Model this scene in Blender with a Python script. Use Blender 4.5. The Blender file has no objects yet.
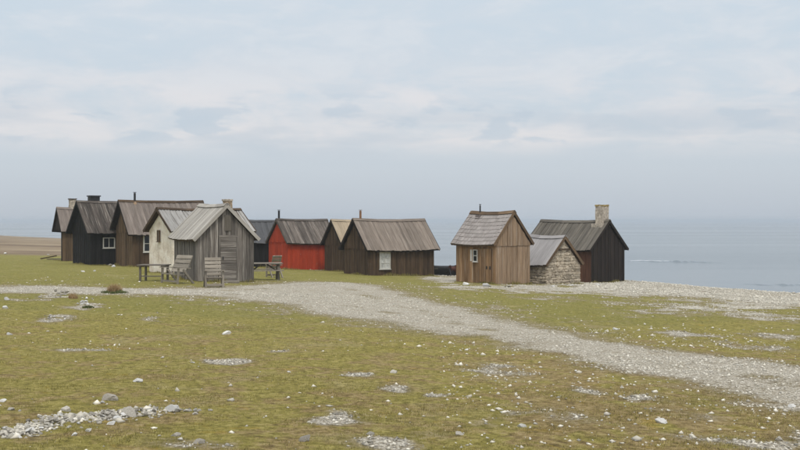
import bpy, bmesh, math, random
import numpy as np
from mathutils import Vector, Matrix, noise as mnoise

random.seed(7); RNG = np.random.default_rng(7)
scene = bpy.context.scene
COL = scene.collection
R = math.radians

# ------------------------------------------------------------------ camera
F = 1000.0                      # focal length in photo pixels (photo is 800 x 450)
HOR = 221.0                     # photo row of the sea horizon
EYE = 1.65                      # eye height over the turf at the camera
cam = bpy.data.cameras.new('camera'); camo = bpy.data.objects.new('camera', cam)
COL.objects.link(camo); scene.camera = camo
cam.sensor_width = 36.0; cam.lens = 36.0 * F / 800.0
cam.clip_start = 0.1; cam.clip_end = 80000.0
camo.location = (0, 0, EYE)
camo.rotation_euler = (R(90) - math.atan((225.0 - HOR) / F), 0, 0)

# ------------------------------------------------------------------ world
SUN_DIR = Vector((0.10, -0.50, 0.86)).normalized()     # towards the sun
world = bpy.data.worlds.new('World'); scene.world = world; world.use_nodes = True
wt = world.node_tree; wt.nodes.clear()


class NT:
    """small node-tree helper"""
    def __init__(self, tree): self.t = tree
    def n(self, kind, **kw):
        nd = self.t.nodes.new(kind)
        for k, v in kw.items():
            if k.startswith('i_'):
                key = k[2:]; key = int(key) if key.isdigit() else key.replace('_', ' ')
                self.put(nd.inputs[key], v)
            else: setattr(nd, k, v)
        return nd
    def put(self, sock, v):
        if isinstance(v, bpy.types.NodeSocket): self.t.links.new(v, sock)
        else: sock.default_value = v
    def math(self, op, a, b=0.0, c=0.0, clamp=False):
        nd = self.t.nodes.new('ShaderNodeMath'); nd.operation = op; nd.use_clamp = clamp
        for s, v in zip(nd.inputs, (a, b, c)): self.put(s, v)
        return nd.outputs[0]
    def vmath(self, op, a, b=(0, 0, 0)):
        nd = self.t.nodes.new('ShaderNodeVectorMath'); nd.operation = op
        self.put(nd.inputs[0], a); self.put(nd.inputs[1], b)
        return nd.outputs[0]
    def mix(self, fac, a, b, mode='MIX'):
        nd = self.t.nodes.new('ShaderNodeMix'); nd.data_type = 'RGBA'; nd.blend_type = mode
        self.put(nd.inputs[0], fac); self.put(nd.inputs[6], a if not isinstance(a, tuple) else (*a[:3], 1)); self.put(nd.inputs[7], b if not isinstance(b, tuple) else (*b[:3], 1))
        return nd.outputs[2]
    def ramp(self, fac, stops, interp='LINEAR'):
        nd = self.t.nodes.new('ShaderNodeValToRGB'); cr = nd.color_ramp; cr.interpolation = interp
        while len(cr.elements) < len(stops): cr.elements.new(0.5)
        for e, (p, c) in zip(cr.elements, stops):
            e.position = p; e.color = (c, c, c, 1) if isinstance(c, (int, float)) else (*c, 1)
        self.put(nd.inputs[0], fac); return nd.outputs[0]
    def noise(self, vec, scale, detail=4, rough=0.55, dist=0.0):
        nd = self.n('ShaderNodeTexNoise', i_Scale=scale, i_Detail=detail, i_Roughness=rough, i_Distortion=dist)
        if vec is not None: self.put(nd.inputs['Vector'], vec)
        return nd.outputs[0]
    def scalev(self, vec, s, off=(0, 0, 0)):
        nd = self.n('ShaderNodeMapping'); self.put(nd.inputs[0], vec)
        nd.inputs['Scale'].default_value = s; nd.inputs['Location'].default_value = off
        return nd.outputs[0]
    def smooth(self, x, a, b):
        nd = self.n('ShaderNodeMapRange', interpolation_type='SMOOTHSTEP')
        self.put(nd.inputs[0], x); nd.inputs[1].default_value = a; nd.inputs[2].default_value = b
        return nd.outputs[0]


w = NT(wt)
tc = w.n('ShaderNodeTexCoord')
sep = w.n('ShaderNodeSeparateXYZ'); w.put(sep.inputs[0], tc.outputs['Generated'])
el = w.math('MAXIMUM', sep.outputs[2], 0.0)
den = w.math('ADD', el, 0.07)
comb = w.n('ShaderNodeCombineXYZ')
w.put(comb.inputs[0], w.math('DIVIDE', sep.outputs[0], den)); w.put(comb.inputs[1], w.math('DIVIDE', sep.outputs[1], den))
cp = comb.outputs[0]
sky = w.n('ShaderNodeTexSky', sky_type='NISHITA', sun_disc=False)
sky.sun_elevation = math.asin(SUN_DIR.z); sky.sun_rotation = math.atan2(SUN_DIR.x, SUN_DIR.y)
sky.air_density = 1.0; sky.dust_density = 3.0; sky.ozone_density = 1.0; sky.altitude = 0
veil = w.ramp(el, [(0.0, (4.95, 5.45, 6.1)), (0.05, (5.45, 6.0, 6.6)), (0.13, (5.6, 6.35, 7.05)), (0.24, (5.75, 6.65, 7.4)), (0.6, (11.0, 12.0, 12.8)), (1.0, (15.5, 16.0, 16.5))])
n1 = w.noise(cp, 0.42, 7, 0.55, 0.4)
sc = w.n('ShaderNodeCombineXYZ'); w.put(sc.inputs[0], sep.outputs[0]); w.put(sc.inputs[1], sep.outputs[1]); w.put(sc.inputs[2], w.math('MULTIPLY', sep.outputs[2], 3.2))
sv = sc.outputs[0]                                   # direction with flattened cloud layers
n2 = w.noise(w.scalev(sv, (1, 1, 1), (3.1, 7.7, 0)), 9.0, 8, 0.62, 0.5)
n3 = w.noise(w.scalev(sv, (1, 1, 1), (1.4, 5.3, 2)), 13.0, 5, 0.5, 0.3)
n4 = w.noise(w.scalev(sv, (1, 1, 1), (8.4, 2.3, 4)), 30.0, 6, 0.6, 0.4)
lows = w.noise(w.scalev(sv, (1, 1, 2.2), (5.4, 9.3, 1)), 4.5, 5, 0.5, 0.2)
bank = w.math('MULTIPLY', w.smooth(el, 0.055, 0.092), w.math('SUBTRACT', 1.3, w.smooth(el, 0.09, 0.18)), clamp=True)
thick = w.math('MULTIPLY', bank, w.smooth(w.math('ADD', w.math('MULTIPLY', n1, 0.45), w.math('MULTIPLY', n2, 0.55)), 0.36, 0.60))
c1 = w.mix(w.math('MULTIPLY', thick, 0.8), veil, (7.6, 7.3, 7.35))
# low torn blue-grey puffs and streaks under the pale bank
low = w.math('MULTIPLY', w.smooth(el, 0.065, 0.085), w.math('SUBTRACT', 1.0, w.smooth(el, 0.105, 0.145)))
puff = w.math('MULTIPLY', w.smooth(w.math('ADD', w.math('MULTIPLY', n3, 0.8), w.math('MULTIPLY', n4, 0.2)), 0.52, 0.60), low)
c2 = w.mix(w.math('MULTIPLY', puff, 0.72), c1, (5.0, 5.75, 6.55))
strk = w.math('MULTIPLY', w.smooth(lows, 0.50, 0.64), w.math('MULTIPLY', w.smooth(el, 0.05, 0.075), w.math('SUBTRACT', 1.0, w.smooth(el, 0.095, 0.12))))
c2 = w.mix(w.math('MULTIPLY', strk, 0.6), c2, (5.15, 5.75, 6.45))
wisp = w.math('MULTIPLY', w.smooth(w.math('ADD', w.math('MULTIPLY', n2, 0.6), w.math('MULTIPLY', n4, 0.4)), 0.46, 0.64), w.smooth(el, 0.10, 0.17))
c3 = w.mix(w.math('MULTIPLY', wisp, 0.5), c2, (6.95, 7.25, 7.6))
c4 = w.mix(0.88, sky.outputs[0], c3)
bg = w.n('ShaderNodeBackground', i_Strength=0.1); w.put(bg.inputs[0], c4)
wo = w.n('ShaderNodeOutputWorld'); wt.links.new(bg.outputs[0], wo.inputs[0])

# ------------------------------------------------------------------ sun
sl = bpy.data.lights.new('sun', 'SUN'); sl.energy = 1.5; sl.angle = R(12); sl.color = (1.0, 0.95, 0.87)
so = bpy.data.objects.new('sun', sl); COL.objects.link(so)
so.rotation_euler = (-SUN_DIR).to_track_quat('-Z', 'Y').to_euler()

scene.view_settings.view_transform = 'Standard'; scene.view_settings.look = 'None'
scene.view_settings.exposure = 0.17; scene.view_settings.gamma = 1.0
scene.view_settings.use_curve_mapping = False

# ------------------------------------------------------------------ terrain functions
AX, BY = 0.0278, 0.0241         # the turf falls to the right and away
SEA = -3.35


def pix(u, v):
    """photo pixel -> point on the sloping turf"""
    k = (u - 400) / F
    d = EYE / ((v - HOR) / F - AX * k - BY)
    return k * d, d


def vnoise(x, y, seed):
    xi = np.floor(x); yi = np.floor(y); fx = x - xi; fy = y - yi
    fx = fx * fx * (3 - 2 * fx); fy = fy * fy * (3 - 2 * fy)
    def h(a, b):
        s = np.sin(a * 127.1 + b * 311.7 + seed * 74.7) * 43758.5453
        return s - np.floor(s)
    return (h(xi, yi) * (1 - fx) + h(xi + 1, yi) * fx) * (1 - fy) + (h(xi, yi + 1) * (1 - fx) + h(xi + 1, yi + 1) * fx) * fy


def fbm(x, y, seed, octv=3):
    r = 0; a = 0.5; t = 0
    for i in range(octv):
        r = r + a * vnoise(x * 2 ** i, y * 2 ** i, seed + i * 3.3); t += a; a *= 0.5
    return r / t


def poly_sd(px, py, pts):
    """signed distance to a closed polygon, negative inside"""
    best = np.full(np.shape(px), 1e18); ins = np.zeros(np.shape(px), bool)
    n = len(pts)
    for i in range(n):
        ax, ay = pts[i]; bx, by = pts[(i + 1) % n]
        ex, ey = bx - ax, by - ay; wx, wy = px - ax, py - ay
        t = np.clip((wx * ex + wy * ey) / (ex * ex + ey * ey), 0, 1)
        best = np.minimum(best, (wx - ex * t) ** 2 + (wy - ey * t) ** 2)
        c = ((ay <= py) != (by <= py))
        with np.errstate(divide='ignore', invalid='ignore'):
            xx = ax + (py - ay) * ex / (ey if ey != 0 else 1e-9)
        ins ^= c & (px < xx)
    d = np.sqrt(best)
    return np.where(ins, -d, d)


COAST = [(90, -3000), (60, -60), (42, -5), (31, 16), (21.5, 32), (16.6, 40.6), (13.6, 47.6), (12.9, 51.5), (10.5, 56), (6, 60), (1, 63), (-4, 70),
         (-13, 84), (-30, 120), (-62, 200), (-100, 300), (-230, 420), (-700, 600), (-3000, 900), (-3000, -3000)]
TOP = [(-260, 280), (-60, 285.5), (0, 286.5), (60, 286), (120, 287.5), (180, 288.5), (230, 287), (260, 285), (300, 282), (345, 282), (385, 288), (420, 298), (470, 309), (530, 323.5), (600, 339), (680, 352), (740, 360), (800, 368), (900, 382), (1100, 412)]
BOT = [(-260, 293), (-60, 295), (0, 293.6), (60, 293), (120, 294), (180, 295.5), (240, 299), (290, 304), (340, 314), (400, 325), (460, 336), (530, 350), (600, 364), (680, 384), (740, 397), (800, 412), (900, 436), (1100, 492)]
ROAD = [pix(*p) for p in TOP] + [pix(*p) for p in reversed(BOT)]
# bare stony patches in the turf: pixel, half sizes in pixels, strength
PATCH = [(60, 317, 15, 3.2, 1), (57, 297, 20, 3.5, .9), (84, 306, 12, 3, .9), (75, 347.5, 26, 2.2, .8), (150, 318, 14, 2, .7), (226, 360, 17, 3, 1), (281, 350, 12, 2, .9), (361, 373.5, 13, 2.6, .9),
         (402, 389, 15, 3, .9), (438, 394, 12, 2.2, .8), (342, 420, 26, 5.5, 1.0), (372, 444, 28, 6, .9), (505, 366, 18, 4, .85), (508, 372, 30, 2, .7), (497, 421, 30, 8, .42), (560, 420, 34, 10, .42),
         (575, 389, 14, 3, .9), (640, 398, 16, 4, .7), (655, 408, 18, 4, .55), (600, 432, 46, 10, .4), (740, 445, 52, 6, .8), (790, 437, 26, 6, .7), (690, 410, 30, 8, .5), (450, 436, 28, 5, .7),
         (30, 431, 36, 5, .5), (75, 421, 26, 4, .5), (125, 416, 26, 5, .5), (175, 412, 30, 2.5, .45), (8, 437, 26, 4, .5), (200, 445, 30, 4, .5),
         (685, 334, 18, 2.2, 1), (650, 312, 30, 3, .7), (720, 311, 40, 3, .9), (770, 318, 34, 4, .8), (790, 336, 26, 3, .8), (742, 345, 28, 3, .6), (560, 299, 40, 2, .5), (610, 303, 40, 2.4, .5),
         (690, 305, 36, 3, .7), (760, 305, 40, 3.5, 1.0), (545, 289, 60, 2.2, 1.2), (600, 290, 46, 3.0, 1.6), (480, 287.5, 34, 1.6, 1.1), (790, 350, 20, 3, .6),
         (215, 300, 30, 3, .5), (300, 300, 40, 5, .6), (400, 292, 30, 4, .5), (446, 279, 16, 2, 1.3)]
PW = []
for u, v, ru, rv, s in PATCH:
    x, y = pix(u, v); x2, _ = pix(u + ru, v); ya = pix(u, v - rv)[1]; yb = pix(u, v + rv)[1]
    PW.append((x, y, abs(x2 - x), max(0.12, abs(ya - yb) / 2), s))


def sstep(x, a, b):
    t = np.clip((x - a) / (b - a), 0, 1); return t * t * (3 - 2 * t)


def height(x, y):
    x = np.asarray(x, float); y = np.asarray(y, float)
    r = np.hypot(x, y)
    z = -AX * x - BY * y
    z = np.clip(z, -6, 2.2)
    z = z + 1.25 * sstep(r, 110, 320) * sstep(-x, 10, 70)                    # low heath rise, far left
    near = 1 - sstep(r, 60, 140)
    z = z + near * (0.16 * (fbm(x * .12, y * .12, 3, 2) - .5) * sstep(r, 6, 20) * (1 - sstep(r, 26, 36)) + 0.06 * (fbm(x * .7, y * .7, 5, 3) - .5) + 0.03 * (fbm(x * 3.1, y * 3.1, 9, 2) - .5))
    z = z + (1 - near) * 0.8 * (fbm(x * .02, y * .02, 12, 3) - .5)
    cd = poly_sd(x, y, COAST)
    t = np.maximum(cd, 0)
    fall = np.where(t < 3, 0.04 * t * t, 0.36 + 0.24 * (t - 3))
    z = z + 0.10 * np.exp(-(cd / 1.6) ** 2) * (r < 120) - fall
    z = np.maximum(z, SEA - 1.6 - 0.0 * t)
    return z


def gz(x, y): return float(height(np.array([x]), np.array([y]))[0])


def gravel(x, y):
    """0..1: how much bare stone shows"""
    x = np.asarray(x, float); y = np.asarray(y, float)
    sd = poly_sd(x, y, ROAD)
    nz = fbm(x * .55, y * .55, 21, 3) - .5; nf = fbm(x * 2.6, y * 2.6, 31, 3) - .5
    edge = sd + nz * 1.4 + nf * 1.2
    g = 0.95 * (1 - sstep(edge, -1.2, 1.15))
    g = g * (0.86 + 0.5 * nf)
    g = g - .34 * np.exp(-((sd + 1.55) / .4) ** 2) * sstep(nz, -.12, .2) * (x > -6)
    soft = 0.46 * (1 - sstep(sd + nz * 3.0, -0.5, 3.6)) * sstep(nf, -.14, .2)
    g = np.maximum(g, soft * (y > 20))
    w1 = (fbm(x * 1.1, y * 1.1, 51, 3) - .5) * 2; w2 = (fbm(x * 1.3, y * 1.3, 61, 3) - .5) * 2; w3 = (fbm(x * 5, y * 5, 71, 2) - .5)
    for (cx, cy, rx, ry, s) in PW:
        q = ((x - cx) / rx + w1 * 1.3 + w3 * .5) ** 2 + ((y - cy) / ry + w2 * 1.6 + w3 * .6) ** 2
        m = q < 7
        if not np.any(m): continue
        gg = s * np.exp(-q * 0.5) + nf * 1.2 * np.exp(-q * .2) - 0.2
        g = np.where(m, np.maximum(g, gg), g)
    cd = poly_sd(x, y, COAST)
    b = 1.1 * sstep(cd + nz * 2.4 + nf * 1.2, -7.4, -4.8) * (y > -40) * (y < 62)
    b = np.maximum(b, 0.62 * sstep(cd + nz * 9 + nf * 2.0, -11, -4) * sstep(nf, -.12, .12) * (y < 44) * (y > -20))
    b = np.maximum(b, 1.0 * (cd > -1.0))
    g = np.maximum(g, b)
    return np.clip(g, 0, 1)


def heath(x, y):
    r = np.hypot(x, y)
    return sstep(r + 14 * (fbm(x * .05, y * .05, 44, 3) - .5) + 0.0, 78, 92) * sstep(-x, -40, -10)


# ------------------------------------------------------------------ object helpers
def link(o, parent=None):
    COL.objects.link(o)
    if parent is not None: o.parent = parent
    return o


def mesh_obj(name, verts, faces, mat, parent=None, matrix=None, smooth=False):
    me = bpy.data.meshes.new(name); me.from_pydata([tuple(v) for v in verts], [], faces); me.update()
    if smooth: me.polygons.foreach_set('use_smooth', [True] * len(me.polygons))
    if mat is not None: me.materials.append(mat)
    o = bpy.data.objects.new(name, me); link(o, parent)
    if matrix is not None: o.matrix_local = matrix
    return o


def tag(o, label=None, cat=None, group=None, kind=None):
    if label: o['label'] = label
    if cat: o['category'] = cat
    if group: o['group'] = group
    if kind: o['kind'] = kind
    return o


def empty(name, loc, rz=0.0):
    o = bpy.data.objects.new(name, None); COL.objects.link(o)
    o.empty_display_size = 0.2
    o.location = loc; o.rotation_euler = (0, 0, rz); return o


BOXF = [(0, 3, 2, 1), (4, 5, 6, 7), (0, 1, 5, 4), (1, 2, 6, 5), (2, 3, 7, 6), (3, 0, 4, 7)]


def boxv(x0, x1, y0, y1, z0, z1):
    return [(x0, y0, z0), (x1, y0, z0), (x1, y1, z0), (x0, y1, z0), (x0, y0, z1), (x1, y0, z1), (x1, y1, z1), (x0, y1, z1)]


class MB:
    """collects shapes into one mesh"""
    def __init__(self): self.v = []; self.f = []
    def add(self, vs, fs, m=None):
        b = len(self.v)
        self.v += [tuple(m @ Vector(p)) for p in vs] if m is not None else [tuple(p) for p in vs]
        self.f += [tuple(i + b for i in f) for f in fs]
        return self
    def box(self, *a, m=None): return self.add(boxv(*a), BOXF, m)
    def tube(self, p0, p1, r0, r1=None, n=10, cap=True):
        p0 = Vector(p0); p1 = Vector(p1); r1 = r0 if r1 is None else r1
        q = (p1 - p0).to_track_quat('Z', 'Y'); vs = []
        for p, r in ((p0, r0), (p1, r1)):
            for i in range(n):
                a = 2 * math.pi * i / n
                vs.append(p + q @ Vector((r * math.cos(a), r * math.sin(a), 0)))
        fs = [(i, (i + 1) % n, n + (i + 1) % n, n + i) for i in range(n)]
        if cap: fs += [tuple(range(n - 1, -1, -1)), tuple(range(n, 2 * n))]
        return self.add(vs, fs)
    def build(self, name, mat, parent=None, matrix=None, smooth=False):
        return mesh_obj(name, self.v, self.f, mat, parent, matrix, smooth)


def beam(name, p0, p1, wd, th, mat, parent, side=(0, 0, 1)):
    """a sawn board from p0 to p1: its own object with z along its length"""
    p0 = Vector(p0); p1 = Vector(p1); z = (p1 - p0); L = z.length; z.normalize()
    y = Vector(side) - z * Vector(side).dot(z)
    if y.length < 1e-4: y = Vector((1, 0, 0)) - z * z.x
    y.normalize(); x = y.cross(z)
    m = Matrix.Identity(4)
    for i in range(3): m[i][0] = x[i]; m[i][1] = y[i]; m[i][2] = z[i]; m[i][3] = p0[i]
    j = lambda a: a * random.uniform(-.04, .04)
    vs = boxv(-wd / 2 + j(wd), wd / 2 + j(wd), -th / 2, th / 2, 0, L)
    return mesh_obj(name, vs, BOXF, mat, parent, m)


# ------------------------------------------------------------------ materials
def new_mat(name):
    m = bpy.data.materials.new(name); m.use_nodes = True; t = m.node_tree
    t.nodes.clear(); nt = NT(t)
    b = nt.n('ShaderNodeBsdfPrincipled'); o = nt.n('ShaderNodeOutputMaterial'); t.links.new(b.outputs[0], o.inputs[0])
    return m, nt, b


def finish(nt, b, col, rough=0.8, bump=None, strength=0.3, dist=0.01, spec=0.3):
    nt.put(b.inputs['Base Color'], col if not isinstance(col, tuple) else (*col[:3], 1)); nt.put(b.inputs['Roughness'], rough)
    b.inputs['Specular IOR Level'].default_value = spec
    if bump is not None:
        bp = nt.n('ShaderNodeBump', i_Strength=strength, i_Distance=dist); nt.put(bp.inputs['Height'], bump)
        nt.t.links.new(bp.outputs[0], b.inputs['Normal'])


def wood(name, dark, mid, light, var=0.35, lichen=None, lich_amt=0.0, gs=1.0, streak=None, rough=0.85):
    """weathered board: grain along local z, every board its own tone"""
    m, nt, b = new_mat(name)
    tcn = nt.n('ShaderNodeTexCoord'); oi = nt.n('ShaderNodeObjectInfo')
    off = nt.n('ShaderNodeCombineXYZ')
    nt.put(off.inputs[0], nt.math('MULTIPLY', oi.outputs['Random'], 37.0)); nt.put(off.inputs[2], nt.math('MULTIPLY', oi.outputs['Random'], 91.0))
    co = nt.vmath('ADD', tcn.outputs['Object'], off.outputs[0])
    g1 = nt.noise(nt.scalev(co, (38 * gs, 38 * gs, 1.6)), 1.0, 5, 0.6, 0.3)
    g2 = nt.noise(nt.scalev(co, (9 * gs, 9 * gs, 0.9)), 1.0, 4, 0.6)
    bl = nt.noise(nt.scalev(co, (3.2, 3.2, 1.3)), 1.0, 5, 0.6)
    gr = nt.math('ADD', nt.math('MULTIPLY', g1, 0.5), nt.math('ADD', nt.math('MULTIPLY', g2, 0.3), nt.math('MULTIPLY', bl, 0.2)))
    col = nt.ramp(gr, [(0.34, dark), (0.5, mid), (0.66, light)])
    if streak is not None:
        s = nt.smooth(nt.noise(nt.scalev(co, (14, 14, 0.7)), 1.0, 4, 0.6), 0.54, 0.68)
        col = nt.mix(s, col, streak)
    if lichen is not None:
        l = nt.smooth(nt.noise(nt.scalev(co, (7, 7, 5)), 1.0, 6, 0.65), 0.66 - lich_amt, 0.76 - lich_amt)
        col = nt.mix(nt.math('MULTIPLY', l, 0.85), col, lichen)
    r2 = nt.n('ShaderNodeTexWhiteNoise', noise_dimensions='1D'); nt.put(r2.inputs['W'], nt.math('MULTIPLY', oi.outputs['Random'], 513.7))
    tone = nt.math('ADD', 1.0 - var, nt.math('MULTIPLY', r2.outputs[0], 2 * var))
    tn = nt.n('ShaderNodeCombineColor')
    for i in range(3): nt.put(tn.inputs[i], tone)
    col = nt.mix(1.0, col, tn.outputs[0], 'MULTIPLY')
    finish(nt, b, col, rough, g1, 0.5, 0.006, 0.2)
    return m


def plain(name, col, rough=0.6, var=0.12, scale=8.0, metal=0.0, bump=0.2, coat=0.0):
    m, nt, b = new_mat(name)
    tcn = nt.n('ShaderNodeTexCoord'); oi = nt.n('ShaderNodeObjectInfo')
    off = nt.n('ShaderNodeCombineXYZ'); nt.put(off.inputs[0], nt.math('MULTIPLY', oi.outputs['Random'], 53.0))
    co = nt.vmath('ADD', tcn.outputs['Object'], off.outputs[0])
    n = nt.noise(co, scale, 6, 0.6)
    c = nt.ramp(n, [(0.3, tuple(max(0, x * (1 - 2 * var)) for x in col)), (0.7, tuple(x * (1 + 2 * var) for x in col))])
    finish(nt, b, c, rough, n, bump, 0.01)
    b.inputs['Metallic'].default_value = metal; b.inputs['Coat Weight'].default_value = coat
    return m


def stone_mat(name, dark, mid, light, lichen=None, sc=9.0, attr=None):
    m, nt, b = new_mat(name)
    tcn = nt.n('ShaderNodeTexCoord'); oi = nt.n('ShaderNodeObjectInfo')
    off = nt.n('ShaderNodeCombineXYZ'); nt.put(off.inputs[0], nt.math('MULTIPLY', oi.outputs['Random'], 71.0)); nt.put(off.inputs[1], nt.math('MULTIPLY', oi.outputs['Random'], 23.0))
    co = nt.vmath('ADD', tcn.outputs['Object'], off.outputs[0])
    n = nt.noise(co, sc, 7, 0.65, 0.3)
    col = nt.ramp(n, [(0.3, dark), (0.5, mid), (0.7, light)])
    if lichen is not None:
        l = nt.smooth(nt.noise(co, sc * 0.6, 6, 0.6, 0.5), 0.55, 0.66)
        col = nt.mix(nt.math('MULTIPLY', l, 0.7), col, lichen)
    if attr:
        a = nt.n('ShaderNodeAttribute', attribute_name=attr); rv = a.outputs['Fac']
    else: rv = oi.outputs['Random']
    tone = nt.math('ADD', 0.68, nt.math('MULTIPLY', rv, 0.6))
    tn = nt.n('ShaderNodeCombineColor')
    for i in range(3): nt.put(tn.inputs[i], tone)
    col = nt.mix(1.0, col, tn.outputs[0], 'MULTIPLY')
    finish(nt, b, col, 0.9, n, 0.6, 0.02, 0.2)
    return m


M = {}
M['grey_wood'] = wood('weathered grey wood', (.062, .053, .046), (.142, .124, .108), (.25, .225, .198), .32, streak=(.31, .283, .25))
M['grey_roof'] = wood('pale grey roof boards', (.20, .18, .155), (.33, .305, .27), (.46, .43, .385), .16)
M['black_wood'] = wood('tarred black wood', (.005, .0045, .0042), (.0095, .0085, .008), (.019, .017, .0155), .35)
M['black_brown'] = wood('tarred brown black wood', (.011, .008, .006), (.02, .014, .011), (.036, .026, .02), .35)
M['rust_brown'] = wood('red brown tarred wood', (.045, .02, .011), (.085, .038, .021), (.12, .06, .036), .3)
M['brown_wood'] = wood('brown weathered wood', (.06, .038, .022), (.115, .074, .042), (.175, .118, .072), .3, streak=(.16, .11, .07))
M['dark_brown'] = wood('dark brown tarred wood', (.036, .022, .012), (.07, .044, .025), (.12, .08, .05), .3)
M['tan_wood'] = wood('tan weathered wood', (.15, .098, .058), (.275, .187, .118), (.39, .285, .195), .2, streak=(.32, .25, .19))
M['rust_tan'] = wood('rusty tan weathered wood', (.10, .054, .026), (.225, .132, .066), (.35, .225, .13), .33, streak=(.31, .23, .165))
M['red_paint'] = wood('falu red painted wood', (.23, .022, .007), (.38, .043, .013), (.46, .066, .022), .15, lichen=(.30, .115, .08), lich_amt=.03)
M['roof_dark'] = wood('dark weathered roof boards', (.05, .041, .035), (.095, .078, .066), (.17, .145, .125), .36, streak=(.21, .185, .16))
M['roof_black'] = wood('dark streaked roof boards', (.03, .024, .021), (.062, .05, .042), (.13, .11, .094), .4, streak=(.20, .18, .155))
M['roof_brown'] = wood('grey brown roof boards', (.11, .087, .07), (.185, .15, .122), (.27, .23, .195), .22)
M['roof_h3'] = wood('faded brown roof boards', (.105, .083, .07), (.175, .143, .122), (.26, .22, .195), .22)
M['roof_tan'] = wood('yellowed straw toned roof boards', (.22, .168, .112), (.325, .258, .178), (.43, .355, .262), .14)
M['roof_shingle'] = wood('grey wood shingles', (.18, .155, .142), (.275, .245, .228), (.36, .328, .308), .1)
M['roof_slate'] = wood('dull grey roof boards', (.2, .185, .18), (.285, .268, .262), (.35, .335, .325), .1)
M['roof_olive'] = wood('dark olive brown roof boards', (.06, .052, .043), (.105, .092, .075), (.165, .147, .122), .25, lichen=(.25, .225, .18), lich_amt=.0)
M['roof_charcoal'] = wood('charcoal roof boards', (.05, .05, .053), (.075, .075, .078), (.105, .105, .11), .14)
M['tin'] = wood('weathered corrugated sheet', (.20, .19, .175), (.32, .305, .285), (.43, .415, .395), .16, streak=(.15, .135, .12))
M['white_paint'] = plain('white window paint', (.52, .505, .465), .5, .06, 12)
M['glass'] = plain('dark window glass', (.012, .014, .017), .06, .1, 2, bump=0.02)
M['curtain_glass'] = plain('window glass over pale curtain', (.5, .5, .48), .12, .2, 7, bump=0.02, coat=.6)
M['iron'] = plain('black iron', (.018, .018, .02), .55, .3, 12)
M['rust'] = plain('rusty iron', (.22, .11, .05), .8, .35, 18)
M['mortar'] = plain('beige chimney mortar', (.40, .345, .28), .9, .25, 10, bump=.6)
M['mortar_brown'] = plain('brown chimney stone', (.33, .25, .17), .9, .3, 14, bump=.8)
M['lichen'] = plain('yellow lichen on mortar', (.30, .22, .085), .95, .3, 25, bump=.7)
M['lead'] = plain('dark chimney flashing', (.075, .06, .052), .7, .3, 12)
M['bare_wood'] = wood('silvered garden furniture wood', (.15, .128, .10), (.24, .21, .17), (.34, .305, .255), .22)
M['bare_dark'] = wood('dull garden table wood', (.08, .068, .054), (.135, .117, .095), (.20, .178, .15), .2)
M['boat'] = plain('tarred boat planking', (.011, .011, .012), .6, .3, 9)
M['red_rust'] = plain('dark red winch', (.075, .026, .02), .8, .4, 9)
M['limestone'] = stone_mat('pale limestone', (.21, .188, .155), (.41, .378, .325), (.60, .565, .505), (.17, .148, .118), 14)
M['limestone_white'] = stone_mat('whitish limestone', (.42, .405, .375), (.58, .565, .535), (.70, .69, .66), None, 9)
M['limestone_grey'] = stone_mat('lichened grey limestone', (.155, .138, .112), (.30, .272, .23), (.45, .415, .36), (.13, .112, .088), 12)
M['pebble'] = stone_mat('beach pebble', (.40, .362, .295), (.52, .482, .405), (.63, .592, .515), None, 6, 'tone')
M['rubble'] = stone_mat('wall rubble stone', (.24, .19, .14), (.37, .312, .235), (.50, .435, .345), None, 8, 'tone')
M['wall_mortar'] = plain('earth mortar', (.34, .285, .215), .95, .3, 16, bump=.8)


def plaster():
    m, nt, b = new_mat('stained lime plaster')
    tcn = nt.n('ShaderNodeTexCoord'); co = tcn.outputs['Object']
    n = nt.noise(co, 2.2, 7, 0.65, 0.4); n2 = nt.noise(co, 11, 6, 0.6); n3 = nt.noise(nt.scalev(co, (6, 6, 1.1)), 1.0, 5, .6)
    col = nt.ramp(n, [(.34, (.56, .47, .37)), (.5, (.76, .68, .575)), (.68, (.84, .79, .70))])
    col = nt.mix(nt.math('MULTIPLY', nt.smooth(n2, .58, .7), .65), col, (.33, .27, .2))
    col = nt.mix(nt.math('MULTIPLY', nt.smooth(n3, .56, .72), .45), col, (.38, .32, .25))
    finish(nt, b, col, .92, nt.math('ADD', n, nt.math('MULTIPLY', n2, .5)), .7, .05, .2)
    return m


M['plaster'] = plaster()


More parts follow.
